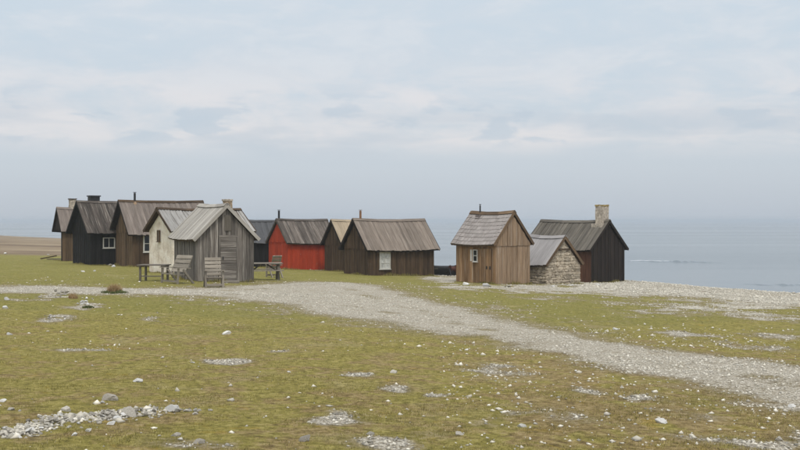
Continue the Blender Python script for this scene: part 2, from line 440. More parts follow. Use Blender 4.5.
def ground_mat():
    m, nt, b = new_mat('turf and limestone gravel')
    geo = nt.n('ShaderNodeNewGeometry'); P = geo.outputs['Position']
    ga = nt.n('ShaderNodeAttribute', attribute_name='gravel').outputs['Fac']
    ha = nt.n('ShaderNodeAttribute', attribute_name='heath').outputs['Fac']
    va = nt.n('ShaderNodeAttribute', attribute_name='lush').outputs['Fac']
    big = nt.noise(P, .22, 5, .6, .5); med = nt.noise(P, 1.5, 6, .62, .3); fine = nt.noise(P, 11, 8, .75); tiny = nt.noise(P, 48, 5, .75)
    olive = nt.ramp(fine, [(.36, (.115, .097, .025)), (.5, (.23, .195, .05)), (.64, (.375, .315, .105))])
    lush = nt.ramp(fine, [(.36, (.10, .093, .022)), (.5, (.19, .172, .042)), (.64, (.295, .258, .08))])
    rusty = nt.ramp(fine, [(.36, (.10, .066, .03)), (.5, (.235, .165, .075)), (.64, (.39, .29, .155))])
    gsel = nt.smooth(nt.math('ADD', nt.math('ADD', nt.math('MULTIPLY', big, .75), nt.math('MULTIPLY', med, .45)), nt.math('MULTIPLY', va, .42)), .68, .90)
    col = nt.mix(gsel, olive, lush)
    rsel = nt.smooth(nt.math('SUBTRACT', nt.math('ADD', nt.math('MULTIPLY', med, .7), nt.math('MULTIPLY', nt.noise(P, 4.2, 5, .7, .4), .45)), nt.math('MULTIPLY', va, .16)), .535, .68)
    col = nt.mix(nt.math('MULTIPLY', rsel, .85), col, rusty)
    moss = nt.smooth(nt.noise(P, 2.9, 5, .6, .6), .60, .70)
    col = nt.mix(nt.math('MULTIPLY', moss, .5), col, (.31, .215, .032))
    dark = nt.smooth(nt.noise(P, 6.3, 5, .65), .60, .74)
    col = nt.mix(nt.math('MULTIPLY', dark, .65), col, (.07, .06, .022))
    straw = nt.smooth(nt.noise(P, .8, 6, .65, .5), .52, .70)
    col = nt.mix(nt.math('MULTIPLY', straw, .62), col, nt.ramp(fine, [(.36, (.15, .118, .05)), (.62, (.40, .33, .16))]))
    dry = nt.smooth(tiny, .60, .74)
    col = nt.mix(nt.math('MULTIPLY', dry, .5), col, (.42, .35, .2))
    col = nt.mix(nt.math('MULTIPLY', nt.smooth(tiny, .45, .35), .3), col, (.06, .052, .02))
    earth = nt.math('MULTIPLY', nt.smooth(nt.math('ADD', ga, nt.math('MULTIPLY', nt.math('SUBTRACT', fine, .5), 1.2)), .06, .34), nt.math('SUBTRACT', 1.0, ha))
    col = nt.mix(nt.math('MULTIPLY', earth, .75), col, nt.ramp(fine, [(.36, (.12, .092, .05)), (.62, (.29, .235, .14))]))
    # heath far off
    hcol = nt.ramp(nt.math('ADD', nt.math('MULTIPLY', nt.noise(nt.scalev(P, (.05, .06, .05)), 1.0, 6, .6), .7), nt.math('MULTIPLY', big, .3)), [(.36, (.12, .082, .055)), (.5, (.22, .165, .105)), (.62, (.32, .255, .17))])
    col = nt.mix(ha, col, hcol)
    # gravel
    vor = nt.n('ShaderNodeTexVoronoi', feature='F1', i_Scale=27.0, i_Randomness=1.0); nt.put(vor.inputs['Vector'], P)
    vs = nt.n('ShaderNodeSeparateColor'); nt.put(vs.inputs[0], vor.outputs['Color'])
    gcol = nt.ramp(nt.math('ADD', nt.math('MULTIPLY', vs.outputs[0], .65), nt.math('MULTIPLY', fine, .35)), [(.1, (.35, .305, .235)), (.45, (.50, .45, .365)), (.8, (.62, .575, .49))])
    gcol = nt.mix(nt.smooth(vor.outputs['Distance'], .35, .75), gcol, (.30, .26, .20))
    gcol = nt.mix(nt.math('MULTIPLY', nt.smooth(med, .5, .66), .4), gcol, (.31, .26, .18))
    gm = nt.smooth(nt.math('ADD', ga, nt.math('MULTIPLY', nt.math('SUBTRACT', nt.math('ADD', nt.math('MULTIPLY', fine, .6), nt.math('MULTIPLY', nt.noise(P, 24, 4, .7), .4)), .5), 1.5)), .30, .62)
    col = nt.mix(gm, col, gcol)
    hgt = nt.math('ADD', nt.math('MULTIPLY', fine, 1.0), nt.math('MULTIPLY', tiny, .35))
    hgt = nt.math('ADD', hgt, nt.math('MULTIPLY', nt.math('MULTIPLY', vor.outputs['Distance'], -1.2), gm))
    finish(nt, b, col, .95, hgt, .9, .04, .1)
    return m


M['ground'] = ground_mat()


def water_mat():
    m, nt, b = new_mat('calm grey sea water')
    geo = nt.n('ShaderNodeNewGeometry'); P = geo.outputs['Position']
    a = nt.noise(nt.scalev(P, (.05, .22, .1)), 1.0, 6, .6, .3); s = nt.noise(nt.scalev(P, (.6, 1.4, 1)), 1.0, 5, .6)
    bands = nt.noise(nt.scalev(P, (.0016, .011, .01)), 1.0, 5, .6, .3)
    rough = nt.ramp(bands, [(.35, .10), (.65, .22)])
    finish(nt, b, (.085, .11, .125), rough, nt.math('ADD', a, nt.math('MULTIPLY', s, .25)), .16, .3, .5)
    b.inputs['IOR'].default_value = 1.333
    return m


M['water'] = water_mat()


def foam_mat():
    m, nt, b = new_mat('breaking foam')
    geo = nt.n('ShaderNodeNewGeometry'); n = nt.noise(geo.outputs['Position'], 2.2, 6, .7)
    finish(nt, b, nt.ramp(n, [(.3, (.28, .31, .34)), (.7, (.48, .50, .52))]), .8, n, .5, .1)
    return m


M['foam'] = foam_mat()


def blade_mat(name, base, light):
    m, nt, b = new_mat(name)
    a = nt.n('ShaderNodeAttribute', attribute_name='tone').outputs['Fac']
    geo = nt.n('ShaderNodeNewGeometry')
    med = nt.noise(geo.outputs['Position'], 1.5, 5, .6, .3)
    c = nt.ramp(nt.math('ADD', nt.math('MULTIPLY', a, .8), nt.math('MULTIPLY', med, .2)), [(.1, base[0]), (.42, base[1]), (.7, light), (.95, (.50, .42, .26))])
    finish(nt, b, c, .8, None, spec=.2)
    return m


M['blade'] = blade_mat('short grass blades', ((.09, .085, .022), (.225, .195, .052)), (.36, .295, .095))
M['dry_blade'] = blade_mat('dry rust grass', ((.17, .105, .05), (.32, .21, .10)), (.46, .32, .17))
M['dark_blade'] = blade_mat('dark green weed', ((.03, .045, .012), (.055, .075, .02)), (.10, .12, .035))

M['cushion'] = plain('dark moss cushion', (.06, .072, .02), .95, .4, 30, bump=.9)

# ------------------------------------------------------------------ ground sheet
def build_ground():
    ang = list(np.radians(np.linspace(-34, 34, 620)))
    side = list(np.radians(np.linspace(36, 324, 97)))
    th = np.array(ang + side)                         # clockwise from +y, closes on itself
    r = [0.6]
    while r[-1] < 4: r.append(r[-1] + 0.25)
    while r[-1] < 75: r.append(r[-1] * 1.0108)
    while r[-1] < 500: r.append(r[-1] * 1.03)
    while r[-1] < 9000: r.append(r[-1] * 1.5)
    r = np.array(r); nr, na = len(r), len(th)
    X = r[:, None] * np.sin(th)[None, :]; Y = r[:, None] * np.cos(th)[None, :]
    Z = height(X, Y)
    co = np.stack([X, Y, Z], -1).reshape(-1, 3)
    co = np.vstack([co, [[0, 0, gz(0, 0)]]])
    i = np.arange(nr - 1)[:, None] * na; j = np.arange(na)[None, :]; j2 = (j + 1) % na
    q = np.stack([i + j, i + na + j, i + na + j2, i + j2], -1).reshape(-1, 4)[:, ::-1]
    c = len(co) - 1
    tri = np.stack([np.full(na, c), (np.arange(na) + 1) % na, np.arange(na)], -1)
    me = bpy.data.meshes.new('ground')
    nq, ntr = len(q), len(tri)
    me.vertices.add(len(co)); me.vertices.foreach_set('co', co.ravel().astype(np.float32))
    me.loops.add(nq * 4 + ntr * 3); me.loops.foreach_set('vertex_index', np.concatenate([q.ravel(), tri.ravel()]).astype(np.int32))
    me.polygons.add(nq + ntr)
    me.polygons.foreach_set('loop_start', np.concatenate([np.arange(nq) * 4, nq * 4 + np.arange(ntr) * 3]).astype(np.int32))
    me.update(calc_edges=True); me.validate()
    me.polygons.foreach_set('use_smooth', np.ones(len(me.polygons), bool))
    x, y = co[:, 0], co[:, 1]
    for nm, val in (('gravel', gravel(x, y)), ('heath', heath(x, y)), ('lush', sstep(y, 13, 30) * (1 - .7 * sstep(x, 4, 16)) - .55 * sstep(x / np.maximum(y, 1), .03, .16) * (1 - sstep(y, 13, 19)) * (y > 0))):
        a = me.attributes.new(nm, 'FLOAT', 'POINT'); a.data.foreach_set('value', np.asarray(val, np.float32))
    me.materials.append(M['ground'])
    o = bpy.data.objects.new('ground', me); link(o); tag(o, 'short olive turf with a pale gravel track and pebble beach', kind='structure')
    up = me.polygons[10].normal.z
    if up < 0: me.flip_normals()


build_ground()

# ------------------------------------------------------------------ sea
so_ = mesh_obj('sea', [(-15000, -15000, SEA), (15000, -15000, SEA), (15000, 15000, SEA), (-15000, 15000, SEA)], [(0, 1, 2, 3)], M['water'])
tag(so_, 'calm hazy grey blue sea', kind='structure')


def wave(name, u0, u1, d0, d1, hgt, wid, foam_to, label):
    """a low swell line, its left part breaking white"""
    n = 90; root = empty(name, (0, 0, SEA)); tag(root, label, 'wave')
    def strip(a, b, mat, nm, hs, ws, lift):
        vs = []; fs = []; prof = [(-1, -.05), (-.55, .25), (-.2, .8), (.0, 1), (.25, .75), (.6, .3), (1.2, -.05)]
        k = len(prof)
        for i in range(n + 1):
            t = a + (b - a) * i / n; u = u0 + (u1 - u0) * t; d = d0 + (d1 - d0) * t
            x = (u - 400) / F * d
            e = max(0.02, math.sin(math.pi * (i / n)) ** .5) * (0.55 + 0.9 * abs(mnoise.noise((t * 11, lift * 9, hs))))
            dy = 2.0 * mnoise.noise((t * 5, 3.1, 0))
            for py, pz in prof: vs.append((x, d + dy + py * wid * ws, pz * hgt * hs * e + lift))
        for i in range(n):
            for j in range(k - 1): fs.append((i * k + j, (i + 1) * k + j, (i + 1) * k + j + 1, i * k + j + 1))
        mesh_obj(nm, vs, fs, mat, root, smooth=True)
    strip(0, 1, M['water'], 'swell', 1, 1, 0)
    if foam_to > 0: strip(0.02, foam_to, M['foam'], 'foam_crest', 1.0, .35, .03)


wave('breaking_wave', 628, 725, 125, 118, .2, 1.5, .6, 'low breaking wave with a white foam crest right of the black hut')
wave('swell', 735, 830, 79, 77, .1, .9, 0, 'thin dark swell line on the sea at the right edge')

# ------------------------------------------------------------------ huts
def hut(name, label, cx, cy, th, W, L, side, ze, zr, wall, roof, core, group='fishing huts by the shore', ov=.22, og=.25, og2=.25,
        style='boards', pw=.17, rw=.17, tie=None, barge=None, gable_mat=None, bottom=0.0, ridge=None, planks=True, dz=0.0, alt=.018, porch=None, ralt=.016):
    """side 'L': gable on the left of the near corner, long wall on the right; side 'R': the other way round.
    local x runs along the ridge from the visible gable, local y across"""
    e1 = Vector((math.cos(th), math.sin(th))); e2 = Vector((-math.sin(th), math.cos(th)))
    if side == 'L': ax = e1; cen = Vector((cx, cy)) + e2 * W / 2; sy = -1
    else: ax = e2; cen = Vector((cx, cy)) + e1 * W / 2; sy = 1
    rz = math.atan2(ax.y, ax.x)
    z0 = gz(cx, cy) + dz
    zr -= .13; ze += .09            # the ridge cap and board thickness sit above the given lines
    root = empty(name, (cen.x, cen.y, z0), rz); tag(root, label, 'hut', group)
    wm = Matrix.Translation((cen.x, cen.y, z0)) @ Matrix.Rotation(rz, 4, 'Z')
    def gl(x, y):
        p = wm @ Vector((x, y, 0)); return gz(p.x, p.y) - z0
    h = W / 2; tanp = (zr - ze) / h
    def roofz(y): return zr - abs(y) * tanp
    # solid core
    i = .0; b = min(gl(x, y) for x in (0, L) for y in (-h, h)) - .25
    vs = []
    for x in (0, L):
        vs += [(x, -h, b), (x, h if porch is None else porch, b), (x, h if porch is None else porch, ze), (x, 0, zr), (x, -h, ze)]
    fs = [(4, 3, 2, 1, 0), (5, 6, 7, 8, 9), (0, 1, 6, 5), (1, 2, 7, 6), (4, 0, 5, 9)]
    wallo = mesh_obj('wall', vs, fs, core, root)
    info = dict(root=root, wall=wallo, h=h, sy=sy, gl=gl, roofz=roofz, L=L, W=W, ze=ze, zr=zr, tanp=tanp, ov=ov, og=og)
    if planks:
        gm = gable_mat or wall
        # gable planks on x = 0, and likewise on the far gable
        def gable(xp, sx, mat, split):
            y = -h - .015; k = 0; ys = []
            while y < h + .01:
                wd = pw * random.uniform(.8, 1.2)
                y2 = y + wd
                if h + .015 - y2 < pw * .5: y2 = h + .015
                if y < -.001 < y2 and y2 > .03:
                    ys.append((y, 0.0)); ys.append((0.0, y2)) if y2 > .05 else None
                else: ys.append((y, y2))
                y = y2
            for (a, c) in ys:
                k += 1; t = .022 + (alt if k % 2 else 0) + random.uniform(0, .005); g = .003
                lo = min(gl(0 if sx < 0 else L, a), gl(0 if sx < 0 else L, c)) + bottom + random.uniform(-.03, .02)
                if porch is not None and a > porch - .02: lo = ze
                za, zc = roofz(a + g) - .005, roofz(c - g) - .005
                segs = [(lo, za, zc, 0)]
                if split is not None and min(za, zc) > split + .06:
                    segs = [(lo, split - .01, split - .01, 0), (split - .03 + random.uniform(-.01, .01), za, zc, .03)]
                for (l, ta, tc_, px) in segs:
                    mid = (a + c) / 2; xx = xp + sx * (px + t)
                    x_in = xp + sx * px * .9
                    vv = [(x_in - 0, a + g, l), (xx, a + g, l), (xx, c - g, l), (x_in, c - g, l), (x_in, a + g, ta), (xx, a + g, ta), (xx, c - g, tc_), (x_in, c - g, tc_)]
                    mtx = Matrix.Translation((xp, mid, l))
                    vv = [(p[0] - xp, p[1] - mid, p[2] - l) for p in vv]
                    f = BOXF if sx > 0 else [tuple(reversed(q)) for q in BOXF]
                    mesh_obj('plank', vv, f, mat, wallo, mtx)
        gable(0, -1, gm, tie)
        # long wall planks on the visible side
        x = -.02; k = 0
        while x < L:
            x2 = x + pw * random.uniform(.8, 1.2)
            if L + .02 - x2 < pw * .5: x2 = L + .02
            k += 1; t = .022 + (alt if k % 2 else 0) + random.uniform(0, .005); g = .003; mid = (x + x2) / 2
            lo = gl(mid, sy * h) + bottom + random.uniform(-.03, .02)
            v = boxv(x + g - mid, x2 - g - mid, 0, t, 0, ze + t * .2 - lo)
            mtx = Matrix.Translation((mid, sy * h, lo))
            if sy < 0: mtx = mtx @ Matrix.Rotation(math.pi, 4, 'Z')
            mesh_obj('plank', v, BOXF, wall, wallo, mtx); x = x2
    # roof slab (both slopes), lifted clear of the planks
    sl_ = h + ov; off = .035 / math.cos(math.atan(tanp)); tk = .05 / math.cos(math.atan(tanp))
    x0, x1 = -og, L + og2
    sag = random.uniform(.01, .03)
    vs = []; NS = 6
    prof = [(-sl_, roofz(sl_) + off), (0, zr + off), (sl_, roofz(sl_) + off), (sl_, roofz(sl_) + off + tk), (0, zr + off + tk), (-sl_, roofz(sl_) + off + tk)]
    ra, rb = random.uniform(.02, .075), random.uniform(.02, .075)
    def rl(xp):                                          # old ridges stand higher at their ends
        t = (xp - x0) / (x1 - x0) * 2 - 1
        return (ra if t < 0 else rb) * min(1, t * t)
    for q in range(NS + 1):
        kx = x0 + (x1 - x0) * q / NS; vs += [(kx, p[0], p[1] + rl(kx)) for p in prof]
    e_ = NS * 6
    fs = [(0, 1, 4, 5), (1, 2, 3, 4), (e_, e_ + 5, e_ + 4, e_ + 1), (e_ + 1, e_ + 4, e_ + 3, e_ + 2)]
    for q in range(NS):
        o6 = q * 6; fs += [tuple(o6 + i_ for i_ in f) for f in ((0, 6, 7, 1), (1, 7, 8, 2), (5, 4, 10, 11), (4, 3, 9, 10), (0, 5, 11, 6), (2, 8, 9, 3))]
    roofo = mesh_obj('roof', vs, fs, core if core.name.startswith(('tarred', 'red')) else M['dark_brown'], root)
    info['roof'] = roofo
    slope = math.hypot(sl_, sl_ * tanp)
    for s in (sy, -sy):
        # frame: z' up the slope, x' along the ridge, y' the outward normal
        zax = Vector((0, -s * sl_, sl_ * tanp)).normalized(); yax = Vector((0, s * tanp, 1)).normalized(); xax = yax.cross(zax)
        org = Vector((0, s * sl_, roofz(sl_) + off + tk))
        def fr(xp, up, lift):
            o_ = org + zax * up + yax * lift + Vector((xp, 0, rl(min(max(xp, x0), x1)))); m = Matrix.Identity(4)
            for q in range(3): m[q][0] = xax[q]; m[q][1] = yax[q]; m[q][2] = zax[q]; m[q][3] = o_[q]
            return m
        if style == 'boards':
            x = x0 - .01; k = 0
            while x < x1:
                x2 = x + rw * random.uniform(.85, 1.15)
                if x1 + .01 - x2 < rw * .5: x2 = x1 + .01
                k += 1; lift = .002 + (ralt if k % 2 else 0) + random.uniform(0, .004); ext = (.03 if k % 2 else .03) + random.uniform(-.02, .03)
                wv = (x2 - x) / 2 + (.012 if k % 2 else -.004)
                if s == sy or True:
                    ww = random.uniform(-.004, .004)
                    v = boxv(-wv, wv, 0, .02, -ext, slope - .004)
                    v = [(p[0], p[1] + (.004 if p[2] < 0 else 0) + ww * (1 if p[0] > 0 else -1), p[2]) for p in v]
                    mesh_obj('roof_board', v, BOXF, roof, roofo, fr((x + x2) / 2, 0, lift))
                x = x2
        elif style == 'shingle' and s == sy:
            ex = .235; nrow = int(slope / ex) + 1
            for rr in range(nrow):
                x = x0 - .01 - random.uniform(0, .12)
                while x < x1:
                    x2 = x + random.uniform(.14, .27)
                    a = max(x, x0 - .01); c = min(x2, x1 + .01)
                    if c - a > .03:
                        ln = min(ex + .05, slope - rr * ex)
                        if ln > .03:
                            j = random.uniform(-.012, .012)
                            v = boxv(-(c - a) / 2 + .003, (c - a) / 2 - .003, 0, .014, j - .02, ln)
                            v = [(p[0], p[1] + (.024 if p[2] < .1 and p[2] < ln * .5 else .002), p[2]) for p in v]
                            mesh_obj('shingle', v, BOXF, roof, roofo, fr((a + c) / 2, rr * ex, .003 + random.uniform(0, .004)))
                    x = x2
        elif style == 'sheet' or style == 'shingle':
            x = x0 - .02
            while x < x1:
                x2 = min(x + .62, x1 + .02); n = max(4, int((x2 - x) / .025)); vs = []; fs = []
                for q in range(n + 1):
                    xx = x + (x2 + .01 - x) * q / n; yy = .014 * math.sin(xx * 2 * math.pi / .155) + .018
                    for zz in (-.04, slope): vs.append((xx - x, yy, zz))
                fs = [(2 * q, 2 * q + 1, 2 * q + 3, 2 * q + 2) for q in range(n)]
                if s < 0: vs = [(-p[0], p[1], p[2]) for p in vs]; fs = [tuple(reversed(f)) for f in fs]
                mesh_obj('roof_sheet', vs, fs, roof, roofo, fr(x, 0, .002 + random.uniform(0, .006)))
                x = x2
    # ridge boards
    rm = ridge or roof
    for s in (-1, 1):
        yax = Vector((0, s * tanp, 1)).normalized(); dn = Vector((0, s, -tanp)).normalized()
        p = Vector((0, 0, zr + off + tk)) + yax * .058 + dn * (.075 if s > 0 else .06)
        for q in range(3):
            xa, xb = x0 - .02 + (x1 - x0 + .04) * q / 3, x0 - .02 + (x1 - x0 + .04) * (q + 1) / 3
            beam('ridge_board', p + Vector((xa, 0, rl(max(xa, x0)))), p + Vector((xb - .004, 0, rl(min(xb, x1)))), .17, .022, rm, root, side=yax)
    # barge boards on both gables
    bm = barge or roof
    for xp, sx in ((x0, -1), (x1, 1)):
        for s in (-1, 1):
            a = Vector((xp + sx * .014, s * (sl_ + .01), roofz(sl_) + off + tk * .3 + rl(xp))); c = Vector((xp + sx * .014, s * .002, zr + off + tk * .3 + rl(xp)))
            nrm = Vector((0, s * tanp, 1)).normalized()
            beam('barge_board', a, c, .022 if False else .022, .13, bm, root, side=nrm)
    return info


def place_win(h, along, zb, wd, ht, nx, nz, glass, frame, gable=False, fw=.05, label=None):
    """window with its casing standing on the visible long wall, or on the gable"""
    root = h['root']; pr = .055
    if gable: m = Matrix.Translation((-.03, along, zb)) @ Matrix.Rotation(-math.pi / 2, 4, 'Z')
    else:
        m = Matrix.Translation((along, h['sy'] * (h['h'] + .03), zb))
        if h['sy'] > 0: m = m @ Matrix.Rotation(math.pi, 4, 'Z')
    # local: x across, -y outward, z up
    mb = MB()
    mb.box(-wd / 2, -wd / 2 + fw, -pr, 0, 0, ht); mb.box(wd / 2 - fw, wd / 2, -pr, 0, 0, ht)
    mb.box(-wd / 2 + fw, wd / 2 - fw, -pr + .002, 0, ht - fw, ht); mb.box(-wd / 2 + fw, wd / 2 - fw, -pr + .002, 0, 0, fw)
    wi = mb.build('window', frame, root, m)
    if label: wi['label'] = label
    sb = MB().box(-wd / 2 - .03, wd / 2 + .03, -pr - .03, 0, -.03, -.002); sb.build('sill', frame, wi)
    iw = wd - 2 * fw; ih = ht - 2 * fw; mw = .028
    for i in range(nx):
        for j in range(nz):
            x0 = -wd / 2 + fw + iw * i / nx; z0 = fw + ih * j / nz
            MB().box(x0 + .001, x0 + iw / nx - .001, -.024, -.016, z0 + .001, z0 + ih / nz - .001).build('pane', glass, wi)
    for i in range(1, nx):
        x = -wd / 2 + fw + iw * i / nx; MB().box(x - mw / 2, x + mw / 2, -.045, -.014, fw, ht - fw).build('muntin', frame, wi)
    for j in range(1, nz):
        z = fw + ih * j / nz; MB().box(-wd / 2 + fw, wd / 2 - fw, -.043, -.013, z - mw / 2, z + mw / 2).build('muntin', frame, wi)
    return wi


def pipe(h, x, y, top, r, mat, name='stove_pipe', cap=True, flash=None):
    z = h['roofz'](y)
    mb = MB().tube((x, y, z - .1), (x, y, top), r)
    p = mb.build(name, mat, h['root'], smooth=False)
    if cap: MB().tube((x, y, top + .03), (x, y, top + .06), r * 1.5).tube((x, y, top - .02), (x, y, top + .05), r * .3).build('pipe_cap', mat, p)
    if flash: MB().tube((x, y, z + .0), (x, y, z + .17), r * 3.0, r * 1.4, 8).build('flashing', flash, p)


def rough_block(name, x0, x1, y0, y1, z0, z1, mat, parent, jit=.02, nz=7):
    """masonry shaft with uneven faces"""
    bm = bmesh.new(); rings = []
    n = 4
    for k in range(nz + 1):
        z = z0 + (z1 - z0) * k / nz; ring = []
        pts = [(x0 + (x1 - x0) * i / n, y0) for i in range(n)] + [(x1, y0 + (y1 - y0) * i / n) for i in range(n)] + [(x1 - (x1 - x0) * i / n, y1) for i in range(n)] + [(x0, y1 - (y1 - y0) * i / n) for i in range(n)]
        for px, py in pts: ring.append(bm.verts.new((px + random.uniform(-jit, jit), py + random.uniform(-jit, jit), z + (random.uniform(-jit, jit) if k == nz else 0))))
        rings.append(ring)
    m = 4 * n
    for k in range(nz):
        for i in range(m): bm.faces.new((rings[k][i], rings[k][(i + 1) % m], rings[k + 1][(i + 1) % m], rings[k + 1][i]))
    bm.faces.new(rings[-1]); bm.faces.new(list(reversed(rings[0])))
    me = bpy.data.meshes.new(name); bm.to_mesh(me); bm.free(); me.materials.append(mat)
    return link(bpy.data.objects.new(name, me), parent)


def corner(u, v): return pix(u, v)


# 1 small brown hut, far left
x, y = corner(62.5, 261)
h1 = hut('fishing_hut', 'small brown hut at the far left end with deep dark gable overhang', x, y, R(31), 2.3, 2.6, 'L', 1.93, 3.45, M['brown_wood'], M['roof_h3'], M['black_brown'], og=.12, ov=.22, porch=-.85, gable_mat=M['black_brown'], rw=.2, barge=M['black_brown'])
ch = rough_block('chimney', .72, 1.12, -.1, .32, 2.9, 4.06, M['mortar'], h1['root'])
rough_block('chimney_cap', .68, 1.16, -.14, .36, 4.06, 4.13, M['lead'], ch, .008, 1)

# 2 black hut
x, y = corner(91.5, 265)
h2 = hut('fishing_hut', 'black tarred hut with streaked plank roof and white paned window, second from left', x, y, R(38), 2.9, 3.2, 'L', 1.93, 3.70, M['black_wood'], M['roof_black'], M['black_wood'], og=.35, ov=.28, rw=.19, barge=M['black_wood'], tie=1.85)
place_win(h2, 1.02, .98, .72, .62, 2, 1, M['glass'], M['white_paint'], label='white framed window with two panes')
b = MB().box(.55, 1.12, .14, .6, 3.2, 4.02).build('chimney_box', M['iron'], h2['root']); MB().box(.50, 1.17, .09, .65, 4.025, 4.09).build('chimney_lid', M['iron'], b)

# 3 brown hut with long faded roof
x, y = corner(133, 267)
h3 = hut('fishing_hut', 'long brown hut with black stove pipe between the black and white huts', x, y, R(34), 2.95, 4.55, 'L', 1.88, 3.72, M['dark_brown'], M['roof_h3'], M['black_brown'], og=.35, ov=.28, rw=.17, gable_mat=M['brown_wood'], barge=M['black_brown'], tie=1.95, ridge=M['dark_brown'])
place_win(h3, .88, .82, .62, .98, 1, 2, M['glass'], M['white_paint'], fw=.07)
pipe(h3, .60, -.04, 4.2, .065, M['iron'], flash=M['tan_wood'])

# 4 white plastered hut behind the grey one
x, y = corner(172.5, 274)
h4 = hut('fishing_hut', 'white plastered hut with pale corrugated roof, half hidden by the grey hut', x, y, R(38), 2.6, 4.05, 'L', 1.92, 3.04, M['plaster'], M['tin'], M['plaster'], og=.2, ov=.25, style='sheet', planks=False, barge=M['dark_brown'], ridge=M['dark_brown'])
place_win(h4, .12, 1.5, .27, .55, 1, 1, M['bare_dark'], M['brown_wood'], gable=True, fw=.05)

# 5 grey weathered hut in front
x, y = corner(197.5, 281.7)
h5 = hut('fishing_hut', 'silver grey weathered plank hut nearest the camera with a closed plank door', x, y, R(29), 2.3, 3.0, 'R', 1.62, 3.0, M['grey_wood'], M['grey_roof'], M['dark_brown'], og=.16, ov=.2, pw=.165, rw=.2, ralt=.006, barge=M['grey_roof'], ridge=M['grey_roof'])
# door on the gable: local y positive is left of it here
yc = h5['h'] - 1.22; 
dm = Matrix.Translation((-.045, 0, h5['gl'](0, -yc) + .04))
dy0, dy1, dh = -.42, .24, 1.75
d = MB().box(-.012, 0, dy0, dy1, 0, dh).build('door', M['dark_brown'], h5['root'], dm)
zz = 0
while zz < dh - .02:
    hh = min(random.uniform(.11, .17), dh - zz)
    p0 = Vector((-.012, dy0 + .005, zz + hh / 2)); p1 = Vector((-.012, dy1 - .005, zz + hh / 2))
    beam('door_plank', p0, p1, hh - .008, .024 + random.uniform(0, .006), M['grey_wood'], d, side=(1, 0, 0)); zz += hh
for yy in (dy0 - .035, dy1 + .035): beam('door_frame', (-.02, yy, -.02), (-.012, yy, dh + .03), .06, .03, M['grey_wood'], d, side=(1, 0, 0))
beam('door_lintel', (-.014, dy0 - .06, dh + .035), (-.014, dy1 + .06, dh + .035), .06, .03, M['grey_wood'], d, side=(1, 0, 0))
beam('gable_board', (-.07, -.06, 1.98), (-.07, -.06, 2.6), .26, .02, M['bare_dark'], h5['root'], side=(1, 0, 0))
MB().box(-.06, -.035, dy1 - .12, dy1 - .08, .85, .97).build('door_handle', M['iron'], d)
ch = rough_block('chimney', .16, .46, -.33, -.03, 2.4, 3.17, M['mortar_brown'], h5['root'], .018)
rough_block('chimney_cap', .135, .485, -.355, -.005, 3.17, 3.23, M['mortar'], ch, .012, 1)

# 6 black hut behind the red one
h6 = hut('fishing_hut', 'black hut with charcoal roof half hidden behind the red hut', (244 - 400) / F * 64, 64, R(22), 2.6, 3.2, 'L', 1.5, 2.94, M['black_wood'], M['roof_charcoal'], M['black_wood'], rw=.2, barge=M['black_wood'])

# 7 red hut
x, y = corner(288, 269.5)
h7 = hut('fishing_hut', 'bright red painted hut with weathered dark plank roof', x, y, R(32), 2.7, 3.1, 'L', 1.5, 2.96, M['red_paint'], M['roof_dark'], M['red_paint'], og=.14, ov=.2, rw=.16, barge=M['roof_dark'], alt=.006, tie=1.62)
pipe(h7, .12, .18, 3.52, .065, M['iron'])

# 8 narrow dark hut with straw coloured roof
x, y = corner(343.5, 272)
h8 = hut('fishing_hut', 'narrow dark brown hut with pale straw coloured roof right of the red hut', x, y, R(29), 2.55, 2.3, 'L', 1.5, 2.97, M['dark_brown'], M['roof_tan'], M['black_brown'], og=.2, ov=.2, rw=.17, barge=M['black_brown'], tie=1.52)

# 9 dark brown hut
x, y = corner(368, 275.5)
h9 = hut('fishing_hut', 'dark brown plank hut with white paned window and rusty stove pipe', x, y, R(33), 2.5, 4.2, 'L', 1.34, 2.92, M['dark_brown'], M['roof_brown'], M['black_brown'], og=.2, ov=.24, rw=.155, barge=M['black_brown'], gable_mat=M['dark_brown'], tie=1.42, pw=.15)
place_win(h9, 1.02, .32, .68, .92, 2, 3, M['curtain_glass'], M['white_paint'], fw=.05)
pipe(h9, .28, .0, 3.42, .06, M['rust'])

# 10 tan hut with door and shingles
x, y = corner(495.5, 284.4)
h10 = hut('fishing_hut', 'tan brown plank hut with grey shingle roof and small open white window', x, y, R(42), 2.3, 2.45, 'R', 1.74, 3.22, M['rust_tan'], M['roof_shingle'], M['dark_brown'], og=.1, ov=.2, og2=.15, style='shingle', gable_mat=M['tan_wood'], barge=M['brown_wood'], tie=1.74, pw=.18, ridge=M['brown_wood'])
place_win(h10, 1.20, .98, .28, .55, 1, 2, M['glass'], M['white_paint'], fw=.032)
sh = beam('window_shutter', (1.46, h10['h'] + .06, 1.0), (1.46, h10['h'] + .06, 1.53), .09, .03, M['white_paint'], h10['root'], side=(0, 1, 0))
# door boards standing proud, with batten, latch and lock
g0 = h10['gl'](.55, h10['h'])
dr = MB().box(.18, .92, h10['h'] + .045, h10['h'] + .06, g0 + .06, 1.6).build('door', M['dark_brown'], h10['root'])
xx = .185
while xx < .9:
    x2 = min(.915, xx + random.uniform(.15, .2)); mid = (xx + x2) / 2
    beam('door_plank', (mid, h10['h'] + .072, g0 + .07), (mid, h10['h'] + .072, 1.59), x2 - xx - .008, .026, M['rust_tan'], dr, side=(0, 1, 0)); xx = x2
for xa in (.25, .46): MB().box(xa - .03, xa + .03, h10['h'] + .085, h10['h'] + .11, .66, .80).build('door_latch', M['iron'], dr)
pipe(h10, 1.98, .06, 3.58, .035, M['iron'])
beam('flashing', (2.0, .30, 2.93), (2.0, .07, 3.23), .34, .03, M['lead'], h10['root'], side=(0, .8, .6))

